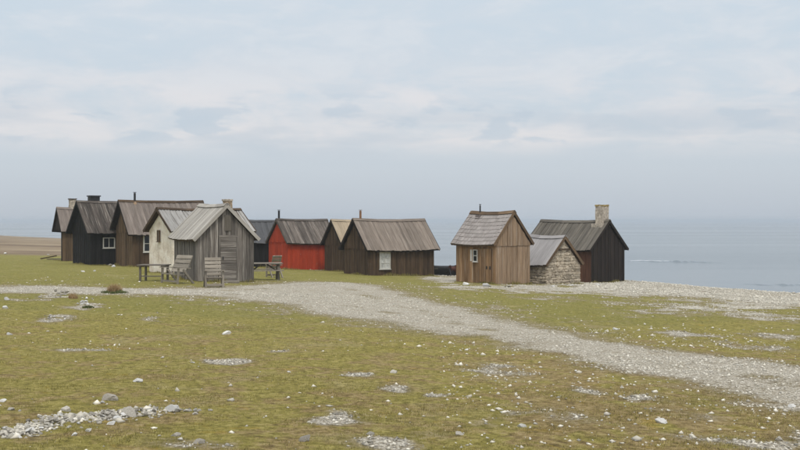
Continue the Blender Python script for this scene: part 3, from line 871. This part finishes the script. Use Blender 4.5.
# 12 large black hut on the right
x, y = corner(591, 283.0)
h12 = hut('fishing_hut', 'black tarred hut with tall pale chimney, rightmost by the sea', x, y, R(43), 2.86, 4.1, 'R', 1.62, 3.12, M['rust_brown'], M['roof_olive'], M['black_brown'], og=.12, ov=.24, rw=.15, gable_mat=M['black_brown'], barge=M['black_brown'])
ch = rough_block('chimney', .12, .59, -.26, .25, 2.5, 3.92, M['mortar'], h12['root'], .014)
rough_block('chimney_cap', .105, .605, -.275, .265, 3.89, 3.98, M['lichen'], ch, .012, 1)
rough_block('chimney_foot', .02, .72, -.30, .42, 2.5, 3.0, M['mortar'], ch, .02, 2)

# 11 low stone hut
x, y = corner(546.5, 284.4)
h11 = hut('fishing_hut', 'low rubble stone hut with plain grey roof between the tan and black huts', x, y, R(40), 2.42, 1.95, 'R', .78, 2.2, M['rubble'], M['roof_slate'], M['wall_mortar'], og=.1, ov=.12, rw=.2, planks=False, barge=M['brown_wood'], alt=.0, ralt=.003)


def rubble_face(h, gable):
    """coursed rubble: each stone its own uneven block, joined into one facing"""
    vs = []; fs = []; tone = []
    H_, Lx = h['h'], h['L']
    z = -.3; rnd = random.Random(3)
    while z < h['zr']:
        ch_ = random.uniform(.07, .17); a = -H_ - .02 if gable else -.02; end = H_ + .02 if gable else Lx + .02
        while a < end:
            wd = random.choice((.08, .12, .16, .22, .34, .42)) * random.uniform(.8, 1.2); c = min(a + wd, end); g = -.006
            if gable:
                topa = min(z + ch_, h['roofz'](a) - .01, h['roofz'](c) - .01) + random.uniform(-.03, .03)
            else: topa = min(z + ch_, h['ze'])
            if topa - z > .03 and c - a > .05:
                pr = random.uniform(.02, .055); bb = len(vs); bev = .018
                j = lambda s=.012: random.uniform(-s, s)
                mx, mz, hx, hz = (a + c) / 2, (z + topa) / 2, (c - a) / 2, (topa - z) / 2
                ph = random.uniform(-.3, .3); ring0 = []
                for q in range(8):
                    an = 2 * math.pi * q / 8 + .39 + ph; ca, sa_ = math.cos(an), math.sin(an); k_ = (abs(ca) ** 3.2 + abs(sa_) ** 3.2) ** (-1 / 3.2)
                    ring0.append((mx + hx * k_ * ca * random.uniform(.9, 1.1), mz + hz * k_ * sa_ * random.uniform(.88, 1.12)))
                def P(p, o):
                    if gable: return (-o, p[0], p[1])
                    return (p[0], h['sy'] * (H_ + o), p[1])
                tl = random.uniform(-.25, .25)
                for o, sc_ in ((0, 1.02), (pr * .7, .95), (pr, .66)):
                    for p in ring0: vs.append(P((mx + (p[0] - mx) * sc_, mz + (p[1] - mz) * sc_), o * (1 + tl * (p[0] - mx) / hx) + (j(.006) if o else 0)))
                for r_ in range(2):
                    for q in range(8): fs.append((bb + r_ * 8 + q, bb + r_ * 8 + (q + 1) % 8, bb + r_ * 8 + 8 + (q + 1) % 8, bb + r_ * 8 + 8 + q))
                fs.append(tuple(bb + 16 + q for q in range(8)))
                tone += [random.random() ** .8 + (.2 if gable and topa > .8 else 0)] * 24
            a = c
        z += ch_
    flip = gable
    if flip: fs[:] = [tuple(reversed(f)) for f in fs]
    o = mesh_obj('rubble_facing', vs, fs, M['rubble'], h['wall']); o['kind'] = 'stuff'
    at = o.data.attributes.new('tone', 'FLOAT', 'POINT'); at.data.foreach_set('value', np.array(tone, np.float32))


rubble_face(h11, True); rubble_face(h11, False)
beam('tie_beam', (-.07, -.42, 1.62), (-.07, .42, 1.62), .07, .06, M['dark_brown'], h11['root'], side=(1, 0, 0))


# ------------------------------------------------------------------ furniture by the grey hut
def at_ground(u, v, rz=0.0, name='thing'):
    x, y = pix(u, v); return empty(name, (x, y, gz(x, y)), rz)


# low plank table
t = at_ground(154, 281, R(-6), 'plank_table'); tag(t, 'low weathered plank table left of the slatted bench', 'table')
for k in range(4): beam('table_plank', (-.55, -.3 + k * .2, .62), (.55, -.3 + k * .2, .62), .19, .035, M['bare_dark'], t, side=(0, 0, 1))
for sx in (-.44, .44):
    beam('cross_bar', (sx, -.38, .575), (sx, .38, .575), .08, .05, M['bare_dark'], t)
    for sy_ in (-.3, .3): beam('leg', (sx, sy_, -.03), (sx, sy_, .56), .075, .065, M['bare_dark'], t, side=(0, 1, 0))
beam('stretcher', (-.44, -.3, .2), (.44, -.3, .2), .06, .04, M['bare_dark'], t)


def garden_seat(name, label, u, v, rz, wd, nback, sh=.36, cat='chair', bh=1.02):
    """slatted garden seat: local -y is where the sitter looks"""
    t = at_ground(u, v, rz, name); tag(t, label, cat)
    w2 = wd / 2
    for s in (-1, 1):
        beam('front_leg', (s * w2, -.36, -.03), (s * w2, -.30, .58), .07, .05, M['bare_wood'], t, side=(0, 1, 0))
        beam('back_leg', (s * w2, .38, -.03), (s * w2, -.1, .52), .07, .045, M['bare_wood'], t, side=(1, 0, 0))
        beam('arm_rest', (s * w2, -.42, .6), (s * w2, .22, .57), .09, .03, M['bare_wood'], t)
        beam('back_post', (s * (w2 - .07), .02, .3), (s * (w2 - .07), .36, bh), .06, .04, M['bare_wood'], t, side=(0, 1, 0))
    for k in range(5):
        yy = -.36 + k * .105; beam('seat_slat', (-w2 + .03, yy, sh - k * .012), (w2 - .03, yy, sh - k * .012), .088, .025, M['bare_wood'], t)
    for k in range(nback):
        f = (k + .8) / nback; z = .36 + (bh - .38) * f; yy = .02 + .34 * (z - .3) / (bh - .3) - .03
        beam('back_slat', (-w2 + .02, yy, z), (w2 - .02, yy, z), (bh - .38) / nback - .018, .024, M['bare_wood'], t, side=(0, 1, -.5))
    beam('stretcher', (-w2, -.345, .1), (w2, -.345, .1), .07, .03, M['bare_wood'], t, side=(0, 1, 0))
    return t


garden_seat('garden_bench', 'slatted wooden garden bench against the grey hut, beside the low table', 177.5, 283.5, R(-42), .98, 4, cat='bench')
garden_seat('garden_chair', 'slatted wooden armchair standing alone in front of the grey hut door', 213.5, 287, R(16), .60, 5)
# door step stone slab
x, y = pix(231, 283)
st = mesh_obj('door_step', boxv(-.3, .3, -.16, .16, -.05, .07), BOXF, M['bare_wood']); st.location = (x, y, gz(x, y)); st.rotation_euler = (R(3), 0, R(20))
tag(st, 'short pale timber step at the foot of the grey hut door', 'step')

# picnic table right of the grey hut
t = at_ground(264, 279.5, R(12), 'picnic_table'); tag(t, 'wooden picnic table with attached benches right of the grey hut', 'picnic table')
for k in range(5): beam('table_plank', (-.78, -.3 + k * .15, .72), (.78, -.3 + k * .15, .72), .142, .035, M['bare_wood'], t)
for s in (-1, 1):
    for k in range(2): beam('bench_plank', (-.78, s * (.62 + k * .13), .43), (.78, s * (.62 + k * .13), .43), .122, .035, M['bare_wood'], t)
    beam('cross_bar', (s * .55, -.72, .39), (s * .55, .72, .39), .09, .04, M['bare_dark'], t)
    beam('cross_bar', (s * .55, -.36, .68), (s * .55, .36, .68), .08, .04, M['bare_dark'], t)
    for q in (-1, 1): beam('leg', (s * .59, q * .62, -.03), (s * .59, q * .22, .70), .09, .04, M['bare_dark'], t, side=(0, 1, 0))
    beam('brace', (s * .53, 0, .40), (s * .12, 0, .69), .06, .035, M['bare_dark'], t, side=(0, 1, 0))
garden_seat('garden_chair', 'wooden chair whose slatted back shows behind the picnic table', 274.5, 277.5, R(-150), .5, 4, bh=1.0)


# ------------------------------------------------------------------ boat and winch beyond the gap
def boat(u, v, rz, L=3.6, B=1.3, D=.5):
    x, y = pix(u, v); root = empty('rowing_boat', (x, y, gz(x, y)), rz); tag(root, 'low black boat pulled up in the gap between the dark brown and tan huts', 'boat')
    vs = []; fs = []; n = 16; k = 9
    for shell in (1.0, .93):
        for i in range(n + 1):
            t = i / n; s = math.sin(math.pi * min(.97, max(.03, t))) ** .6; sheer = D + .22 * (2 * t - 1) ** 2; keel = .12 * (2 * t - 1) ** 4
            for j in range(k):
                a = -1 + 2 * j / (k - 1); yy = B / 2 * s * math.copysign(abs(a) ** .6, a) * shell
                zz = keel + (sheer - keel) * (abs(a) ** 2.2) + (1 - shell) * .4 * (1 - abs(a))
                vs.append(((t - .5) * L * (shell * .5 + .5), yy, zz))
    o = (n + 1) * k
    for i in range(n):
        for j in range(k - 1):
            q = (i * k + j, (i + 1) * k + j, (i + 1) * k + j + 1, i * k + j + 1); fs.append(q); fs.append(tuple(o + z for z in reversed(q)))
        for j in (0, k - 1):
            a, b_ = i * k + j, (i + 1) * k + j; fs.append((a, b_, o + b_, o + a) if j else (b_, a, o + a, o + b_))
    mesh_obj('hull', vs, fs, M['boat'], root, smooth=True)
    for xx in (-.7, .5): beam('thwart', (xx, -B * .42, D * .78), (xx, B * .42, D * .78), .2, .03, M['bare_dark'], root)
    beam('keel', (-L * .42, 0, -.01), (L * .42, 0, -.01), .05, .08, M['boat'], root)
    return root


boat(447, 275.0, R(6))
x, y = pix(453, 275.8); wr = empty('boat_winch', (x, y, gz(x, y)), R(25)); tag(wr, 'dark red rusty winch drum beside the black boat', 'winch')
MB().tube((-.16, 0, .42), (.16, 0, .42), .12, n=14).build('drum', M['red_rust'], wr)
for s in (-1, 1):
    MB().tube((s * .16, 0, .42), (s * .19, 0, .42), .2, n=16).build('flange', M['red_rust'], wr)
    beam('leg', (s * .22, -.2, 0), (s * .22, 0, .45), .06, .05, M['iron'], wr); beam('leg', (s * .22, .2, 0), (s * .22, 0, .45), .06, .05, M['iron'], wr)
# old planks lying by the far left hut
x, y = pix(59, 259.5)
for k, (lb, dx, dy, rz, L_) in enumerate((('grey plank lying on the turf beside the far left brown hut', 0, 0, .3, 1.6), ('dark short post leaning on planks left of the far left brown hut', -.9, .5, -.35, 1.3))):
    xa, ya = x + dx, y + dy; c_, s_ = math.cos(rz) * L_ / 2, math.sin(rz) * L_ / 2
    o = beam('loose_plank', (xa - c_, ya - s_, gz(xa - c_, ya - s_) + .03), (xa + c_, ya + s_, gz(xa + c_, ya + s_) + .06 + .2 * k), .16, .07, M['dark_brown'] if k else M['bare_dark'], None)
    tag(o, lb, 'plank')

# ------------------------------------------------------------------ stones
def stone_mesh(seed, sub=1, flat=.6, name='stone'):
    bm = bmesh.new(); bmesh.ops.create_icosphere(bm, subdivisions=sub, radius=1)
    for v in bm.verts:
        p = v.co.copy(); q = p * 1.1 + Vector((seed * 7.3, seed * 3.1, 0))
        d = 1 + .42 * mnoise.noise(q) + .22 * mnoise.noise(q * 2.3)
        # chop with a few planes to make it angular
        v.co = p * d
    rr = random.Random(seed)
    for _ in range(9):
        nrm = Vector((rr.uniform(-1, 1), rr.uniform(-1, 1), rr.uniform(-.4, 1))).normalized(); lim = rr.uniform(.45, .8)
        for v in bm.verts:
            e = v.co.dot(nrm) - lim
            if e > 0: v.co -= nrm * e * .97
    for v in bm.verts: v.co.z *= flat
    me = bpy.data.meshes.new(name); bm.to_mesh(me); bm.free(); return me


SM = {}
for kind, mt in (('w', 'limestone_white'), ('p', 'limestone'), ('g', 'limestone_grey')):
    for i in range(7):
        me = stone_mesh(i + 11 * 'wpg'.index(kind) + 1, 2, random.uniform(.45, .8)); me.materials.append(M[mt]); SM[kind, i] = me
BIG = {}


def put_stone(x, y, r, kind, label, group=None, big=False, name='stone', sink=.3, aspect=None, cat='stone', tall=1.0):
    if big:
        me = stone_mesh(random.randint(50, 5000), 3, random.uniform(.55, .75) * tall, name); me.materials.append(M[{'w': 'limestone_white', 'p': 'limestone', 'g': 'limestone_grey'}[kind]])
    else: me = SM[kind, random.randrange(7)]
    o = bpy.data.objects.new(name, me); COL.objects.link(o)
    a = aspect or random.uniform(.6, 1.0)
    o.scale = (r, r * a, r * random.uniform(.7, 1.0)); o.rotation_euler = (random.uniform(-.3, .3), random.uniform(-.3, .3), random.uniform(-.5, .5) if aspect else random.uniform(0, 6.28))
    o.location = (x, y, gz(x, y) + r * .5 * (1 - sink) * .6)
    tag(o, label, cat, group); return o


# rocks one can pick out: pixel, width in pixels, tone
NAMED = [(138, 383.5, 11, 'w', 'white stone alone on the turf, above the lower left rubble'), (109.5, 400.5, 17, 'g', 'flat grey rock just above the lower left rubble band'),
         (102, 404.5, 6, 'w', 'small white stone touching the flat grey rock'), (11, 411.5, 8, 'p', 'pale stone near the left edge above the rubble band'), (2, 402.5, 8, 'w', 'white stone cut by the left edge of the picture'),
         (130, 417, 17, 'p', 'tallest pale boulder in the lower left rubble band'), (117, 420, 9, 'w', 'round white stone left of the tallest boulder in the rubble'), (111, 425, 9, 'w', 'second white stone below left of the tallest boulder'),
         (172, 412.5, 15, 'w', 'broad whitish stone at the right end of the rubble band'), (199, 443, 13, 'g', 'grey boulder at the bottom edge right of the rubble band'), (175.5, 435.5, 11, 'p', 'pale flat stone near the bottom edge below the rubble band'),
         (226.5, 332.5, 9, 'w', 'white stone on the green turf below the garden chair'), (305, 441, 15, 'g', 'dark grey boulder at the bottom left of the pebble patches'), (370, 434.5, 9, 'p', 'pale stone at the top of the bottom centre pebble patch'),
         (522, 427.5, 10, 'w', 'white stone at the bottom, right of the centre'), (460, 434.5, 9, 'p', 'pale stone at the bottom between the pebble patches'), (394, 373.5, 8, 'p', 'buff stone right of the middle pebble patch'),
         (662, 424.5, 14, 'w', 'largest white flat stone in the lower right turf'), (792, 406.5, 8, 'w', 'white stone by the lower edge of the track at the right edge'), (616, 328.5, 7, 'w', 'white stone on the turf above the track, below the stone hut'),
         (66, 412, 13, 'p', 'pale stone on the upper edge of the rubble band'), (93, 416, 9, 'g', 'upright grey stone in the middle of the rubble band'), (80, 420, 8, 'p', 'pale stone left of the upright grey one in the rubble'),
         (88, 434, 8, 'w', 'white stone below the rubble band'), (74, 438, 7, 'w', 'white stone at the lower rim of the rubble, nearest the bottom edge'), (193, 362, 5, 'w', 'small white stone left of the upper left pebble patch'),
         (6, 301, 7, 'w', 'white slab at the left edge just below the track'), (5, 309, 6, 'w', 'white slab at the left edge, lower of the two'), (9, 331, 6, 'w', 'white stone at the left edge in the open turf'),
         (83, 272, 4, 'w', 'white stone on the green turf left of the black hut corner'), (94, 271, 3, 'w', 'tiny white stone below the corner of the black hut'), (113.5, 267.4, 5.5, 'w', 'white stone between the black hut and the long brown hut'), (110, 265.4, 4, 'p', 'buff stone at the wall of the black hut under its window'),
         (553, 286.5, 5, 'w', 'white stone at the foot of the rubble stone hut corner'), (572, 286, 4, 'w', 'white stone below the stone gable, right side'), (598, 285.4, 5, 'w', 'white stone at the foot of the black gable of the rightmost hut'), (466, 285.2, 8, 'w', 'pale slab along the foot of the tan hut wall, left one'), (487, 286.6, 9, 'w', 'pale slab under the door of the tan hut'), (508, 287, 7, 'p', 'pale slab at the foot of the tan hut gable'),
         (5, 253.5, 4, 'w', 'white stone far off at the left edge by the heath'), (48, 254.6, 4, 'p', 'pale stone far off left of the small brown hut'),
         (638, 441, 8, 'w', 'white stone left of the lower right gravel'), (780, 441, 9, 'p', 'pale stone in the lower right corner gravel')]
for u, v, wpx, k, lb in NAMED:
    x, y = pix(u, v); r = wpx * y / F / 2 * 1.12
    put_stone(x, y, r, k, lb, big=True, name='rock' if wpx > 10 else 'stone', cat='rock' if wpx > 10 else 'stone', aspect=.7, sink=.25, tall=1.55 if 'tallest' in lb else 1.0)


def heap(pts, lab, grp, n, rmin, rmax, kinds='ppgw', rise=0.0, cat='stone'):
    """stones along a pixel line: (u, v, spread_u, spread_v)"""
    for i in range(n):
        u, v, su, sv = random.choice(pts)
        u += random.gauss(0, su); v += random.gauss(0, sv)
        x, y = pix(u, v); r = random.uniform(rmin, rmax) * y / F
        o = put_stone(x, y, r, random.choice(kinds), lab, grp)
        if rise: o.location.z += max(0, random.uniform(-.5, 1)) * rise
    return


# low mounds of stones by the track
heap([(57, 297, 7, 1.1), (62, 295, 4, .8)], 'loose grey stone in the low heap at the left by the track', 'stones of the heap by the track', 28, 1.1, 2.6, 'pgg', .1)
heap([(84.5, 304.5, 4, .9)], 'pale stone in the small heap right of the low heap by the track', 'stones of the small heap', 20, 1.0, 2.3, 'wwp', .14)
heap([(50, 317, 4, 1.2), (66, 317, 5, 1.2)], 'stone in the flat scatter below the two heaps', 'stones of the flat scatter', 20, 1.1, 2.4, 'pwg', .02)
# rubble band at the lower left
heap([(5, 437, 8, 2.4), (14, 435, 8, 2.6), (20, 434, 8, 2.6), (30, 431, 8, 3), (38, 430, 8, 3), (52, 424, 7, 3.5), (64, 419, 6, 3), (80, 423, 8, 3.5), (96, 418, 8, 3), (108, 416, 8, 2.5), (128, 418, 7, 3), (150, 413, 9, 2), (188, 413, 9, 1.4)],
     'limestone stone among the rubble band in the lower left corner', 'stones of the rubble band', 165, 1.4, 4.0, 'ppgpw', .03)
n_ = 900; ii = RNG.integers(0, 8, n_)
bu = np.array([8, 24, 40, 54, 68, 90, 115, 150.])[ii] + RNG.normal(0, 9, n_); bv = np.array([436, 433, 429, 424, 420, 419, 416.5, 413])[ii] + RNG.normal(0, 2.2, n_)
bw = np.array([pix(a, b_) for a, b_ in zip(bu, bv)])
BAND_FILL = np.column_stack([bw[:, 0], bw[:, 1], height(bw[:, 0], bw[:, 1])])
# loose stones on the turf, denser to the lower right
loose = 0
while loose < 60:
    u = random.uniform(-20, 820); v = 330 + 120 * random.random() ** .8
    dens = .22 + .78 * (u > 470) * (v > 370) + .12 * (v > 400)
    if random.random() > dens: continue
    x, y = pix(u, v)
    if poly_sd(np.array([x]), np.array([y]), ROAD)[0] < .3: continue
    put_stone(x, y, random.choice((.9, 1.1, 1.3, 1.6, 2.4)) * random.uniform(.85, 1.2) * y / F, random.choice('wwpp'), 'small pale stone lying loose on the open turf below the track', 'loose stones on the turf', sink=.5); loose += 1


def scatter_pebbles(name, pts, r, tone, mat, label):
    """thousands of pebbles as one mesh of eight-sided stones"""
    n = len(pts); base = np.array([(1, 0, 0), (0, 1, 0), (-1, 0, 0), (0, -1, 0), (0, 0, 1), (0, 0, -1)], float)
    tri = np.array([(0, 1, 4), (1, 2, 4), (2, 3, 4), (3, 0, 4), (1, 0, 5), (2, 1, 5), (3, 2, 5), (0, 3, 5)])
    a = RNG.uniform(0, 6.283, n); ca, sa = np.cos(a), np.sin(a)
    v = np.repeat(base[None], n, 0) * (1 + RNG.uniform(-.3, .3, (n, 6, 3)))
    v[:, :4, 2] += RNG.uniform(-.25, .45, (n, 4)); v[:, 4, :2] += RNG.uniform(-.45, .45, (n, 2))
    v = v * np.stack([r, r * RNG.uniform(.6, 1, n), r * RNG.uniform(.4, .75, n)], -1)[:, None, :]
    x = v[..., 0] * ca[:, None] - v[..., 1] * sa[:, None]; y = v[..., 0] * sa[:, None] + v[..., 1] * ca[:, None]
    v = np.stack([x + pts[:, 0:1], y + pts[:, 1:2], v[..., 2] + pts[:, 2:3] + (r * .12)[:, None]], -1).reshape(-1, 3)
    f = (tri[None] + (np.arange(n) * 6)[:, None, None]).reshape(-1, 3)
    me = bpy.data.meshes.new(name)
    me.vertices.add(len(v)); me.vertices.foreach_set('co', v.ravel().astype(np.float32))
    me.loops.add(len(f) * 3); me.loops.foreach_set('vertex_index', f.ravel().astype(np.int32))
    me.polygons.add(len(f)); me.polygons.foreach_set('loop_start', (np.arange(len(f)) * 3).astype(np.int32))
    me.update(calc_edges=True)
    at = me.attributes.new('tone', 'FLOAT', 'POINT'); at.data.foreach_set('value', np.repeat(tone, 6).astype(np.float32))
    me.materials.append(mat)
    o = bpy.data.objects.new(name, me); link(o); tag(o, label, kind='stuff'); return o


def sample(n, x0, x1, y0, y1):
    return RNG.uniform(x0, x1, n), RNG.uniform(y0, y1, n)


scatter_pebbles('rubble_chips', BAND_FILL, np.exp(RNG.normal(0, .4, len(BAND_FILL))) * .019, np.clip(RNG.normal(.3, .4, len(BAND_FILL)), -.4, 1.2), M['pebble'], 'broken stone chips between the rubble in the lower left corner')
# track, beach and patches
xs, ys = [], []
for (n, a, b_, c, d) in ((150000, -5, 9, 7, 16), (190000, -12, 16, 16, 32), (170000, -26, 19, 26, 52), (26000, -8, 16, 50, 64)):
    x, y = sample(n, a, b_, c, d); xs.append(x); ys.append(y)
x = np.concatenate(xs); y = np.concatenate(ys)
g = gravel(x, y); keep = (RNG.uniform(0, 1, len(x)) < np.clip((g - .14) * 1.25, 0, 1) ** 1.6 * np.where((poly_sd(x, y, ROAD) < .3) & (y > 9), .4, 1))
vis = np.abs(x) < .46 * y + 1.5
keep &= vis; x, y, g = x[keep], y[keep], g[keep]
far = np.hypot(x, y)
r = np.exp(RNG.normal(0, .55, len(x))) * np.where(far < 16, .0125, np.where(far < 30, .0135, .017))
beach = poly_sd(x, y, COAST) > -7
r = np.clip(r * np.where(beach, 1.35, 1), .006, np.where(beach, .06, .032))
ROADSD = poly_sd(x, y, ROAD)
pebsel = np.column_stack([x, y, height(x, y)])
scatter_pebbles('gravel', pebsel, r, np.clip(np.where((np.hypot(x, y) < 24) & (ROADSD > .4), RNG.normal(.22, .42, len(x)), RNG.normal(.5, .25, len(x))), -.5, 1.3), M['pebble'], 'pale limestone gravel on the track, the patches and the beach')
print('pebbles', len(x))
# sparse whitish chips strewn over the turf
x, y = sample(32000, -14, 17, 6.5, 45)
g = gravel(x, y); nn = fbm(x * .9, y * .9, 77, 3)
keep = (np.abs(x) < .46 * y + 1.5) & (RNG.uniform(0, 1, len(x)) < np.clip((nn - .42) * 1.6 + .05 + .3 * (x > .04 * y) * (y < 16) + .12 * (x > .04 * y), 0.02, 1) * np.where(y > 22, .2, np.where(x > .04 * y, 1.5, .3))) & (poly_sd(x, y, ROAD) > .1)
x, y = x[keep], y[keep]
r = np.clip(np.exp(RNG.normal(0, .5, len(x))) * .0125 * (1 + np.hypot(x, y) / 45), .006, .05)
scatter_pebbles('stone_chips', np.column_stack([x, y, height(x, y)]), r, np.clip(RNG.normal(.7, .35, len(x)), 0, 1.5), M['pebble'], 'small whitish stone chips strewn over the turf')
print('chips', len(x))


# ------------------------------------------------------------------ grass
def blades(name, x, y, z, h, wd, tone, mat, label=None, lean=.7, parent=None):
    n = len(x); a = RNG.uniform(0, 6.283, n); la = RNG.uniform(0, 6.283, n); l = RNG.uniform(.1, lean, n) * h
    dx, dy = np.cos(a) * wd / 2, np.sin(a) * wd / 2
    v = np.empty((n, 3, 3))
    v[:, 0] = np.stack([x - dx, y - dy, z - .004], -1); v[:, 1] = np.stack([x + dx, y + dy, z - .004], -1)
    v[:, 2] = np.stack([x + np.cos(la) * l, y + np.sin(la) * l, z + np.sqrt(np.maximum(h * h - l * l, 0))], -1)
    me = bpy.data.meshes.new(name)
    me.vertices.add(n * 3); me.vertices.foreach_set('co', v.ravel().astype(np.float32))
    me.loops.add(n * 3); me.loops.foreach_set('vertex_index', np.arange(n * 3, dtype=np.int32))
    me.polygons.add(n); me.polygons.foreach_set('loop_start', (np.arange(n) * 3).astype(np.int32)); me.update(calc_edges=True)
    at = me.attributes.new('tone', 'FLOAT', 'POINT'); at.data.foreach_set('value', np.repeat(tone, 3).astype(np.float32))
    me.materials.append(mat); o = bpy.data.objects.new(name, me); link(o, parent)
    if label: tag(o, label)
    o['kind'] = 'stuff'; return o


xs, ys, hs = [], [], []
for (n, a, b_, c, d, hh) in ((230000, -6, 6, 6.8, 12, .0125), (190000, -10, 10, 12, 21, .015), (110000, -17, 17, 21, 40, .02)):
    x, y = sample(n, a, b_, c, d); xs.append(x); ys.append(y); hs.append(np.full(n, hh))
x = np.concatenate(xs); y = np.concatenate(ys); hh = np.concatenate(hs)
keep = (np.abs(x) < .46 * y + .8) & (gravel(x, y) < .42)
cl = fbm(x * 2.2, y * 2.2, 91, 3)
keep &= RNG.uniform(0, 1, len(x)) < np.clip((cl - .2) * 1.6, .3, 1)
x, y, hh, cl = x[keep], y[keep], hh[keep], cl[keep]
hh = hh * np.exp(RNG.normal(0, .35, len(x))) * (.55 + cl)
blades('turf_grass', x, y, height(x, y), hh, hh * .16 + .0022, np.clip(RNG.normal(.45, .3, len(x)), 0, 1), M['blade'], 'short grazed turf grass', lean=.9)
print('blades', len(x))


def tuft(name, label, u, v, wpx, hpx, mat, n, cat='plant', under=None):
    x0, y0 = pix(u, v); s = y0 / F; root = empty(name, (x0, y0, gz(x0, y0))); tag(root, label, cat)
    def bl(nm, rr, h0, k, m, ln):
        a = RNG.uniform(0, 6.283, k); q = np.sqrt(RNG.uniform(0, 1, k)) * rr
        lx, ly = np.cos(a) * q, np.sin(a) * q
        hz = height(x0 + lx, y0 + ly) - gz(x0, y0)
        o = blades(nm, lx, ly, hz, h0 * RNG.uniform(.45, 1, k) * (1.1 - .5 * q / rr), np.full(k, .014), np.clip(RNG.normal(.5, .25, k), 0, 1), m, lean=ln, parent=root)
    if under:
        vs = [(0, 0, .16)]; fs = []; n_ = 20
        for k in range(1, 6):
            for q in range(n_):
                a = 6.283 * q / n_; rr = wpx * s * .62 * k / 5 * random.uniform(.9, 1.1)
                vs.append((rr * math.cos(a), rr * .8 * math.sin(a), .16 * (1 - (k / 5) ** 2) - .015 * k + random.uniform(-.012, .012)))
        fs = [(0, 1 + q, 1 + (q + 1) % n_) for q in range(n_)]
        for k in range(4): fs += [(1 + k * n_ + q, 1 + (k + 1) * n_ + q, 1 + (k + 1) * n_ + (q + 1) % n_, 1 + k * n_ + (q + 1) % n_) for q in range(n_)]
        mesh_obj('moss_cushion', vs, fs, M['cushion'], root, smooth=True)
        bl('green_base', wpx * s * .6, hpx * s * .35, n, under, .8)
    bl('dry_blades', wpx * s * .3, hpx * s, n, mat, .6)


tuft('grass_tussock', 'rust coloured dry grass tussock on a dark green cushion beside the track', 114.5, 292.5, 22, 12, M['dry_blade'], 1500, under=M['dark_blade'])
tuft('dry_weed', 'brown dry weed growing between the two stone heaps', 73, 300, 15, 8, M['dry_blade'], 260)
tuft('green_weed', 'dark green weed at the foot of the small stone heap', 88, 307.5, 20, 3.4, M['dark_blade'], 500)

# longer grass left standing along the hut walls
fx, fy, fh = [], [], []
for h in (h1, h2, h3, h4, h5, h6, h7, h8, h9, h10, h11, h12):
    rt = h['root']; wm = Matrix.Translation(rt.location) @ Matrix.Rotation(rt.rotation_euler.z, 4, 'Z')
    for k in range(int(210 * (h['L'] + h['W']))):
        d_ = abs(random.gauss(0, .07)) + .05
        if random.random() < h['L'] / (h['L'] + h['W']): p = wm @ Vector((random.uniform(-.1, h['L']), h['sy'] * (h['h'] + d_), 0))
        else: p = wm @ Vector((-d_, random.uniform(-h['h'] - .1, h['h'] + .1), 0))
        cl_ = vnoise(np.array([p.x * 1.7]), np.array([p.y * 1.7]), 5)[0]
        fx.append(p.x); fy.append(p.y); fh.append((.035 + .24 * max(0, cl_ - .3) ** 1.2) * random.uniform(.5, 1.3))
fx = np.array(fx); fy = np.array(fy); fh = np.array(fh)
blades('wall_grass', fx, fy, height(fx, fy), fh, fh * .05 + .008, np.clip(RNG.normal(.4, .28, len(fx)), 0, 1), M['blade'], 'longer grass along the foot of the hut walls', lean=.6)

# ------------------------------------------------------------------ sea haze
hm = bpy.data.materials.new('sea haze'); hm.use_nodes = True; hm.node_tree.nodes.clear(); hn = NT(hm.node_tree)
pv = hn.n('ShaderNodeVolumePrincipled'); pv.inputs['Color'].default_value = (.63, .68, .74, 1); pv.inputs['Density'].default_value = 6e-4; pv.inputs['Anisotropy'].default_value = 0.0
ho_ = hn.n('ShaderNodeOutputMaterial'); hm.node_tree.links.new(pv.outputs[0], ho_.inputs['Volume'])
hz = mesh_obj('haze', boxv(-17000, 17000, -17000, 17000, SEA - 2.6, 5.6), BOXF, hm); tag(hz, 'thin pale haze over the sea', kind='stuff')
scene.cycles.volume_bounces = 2
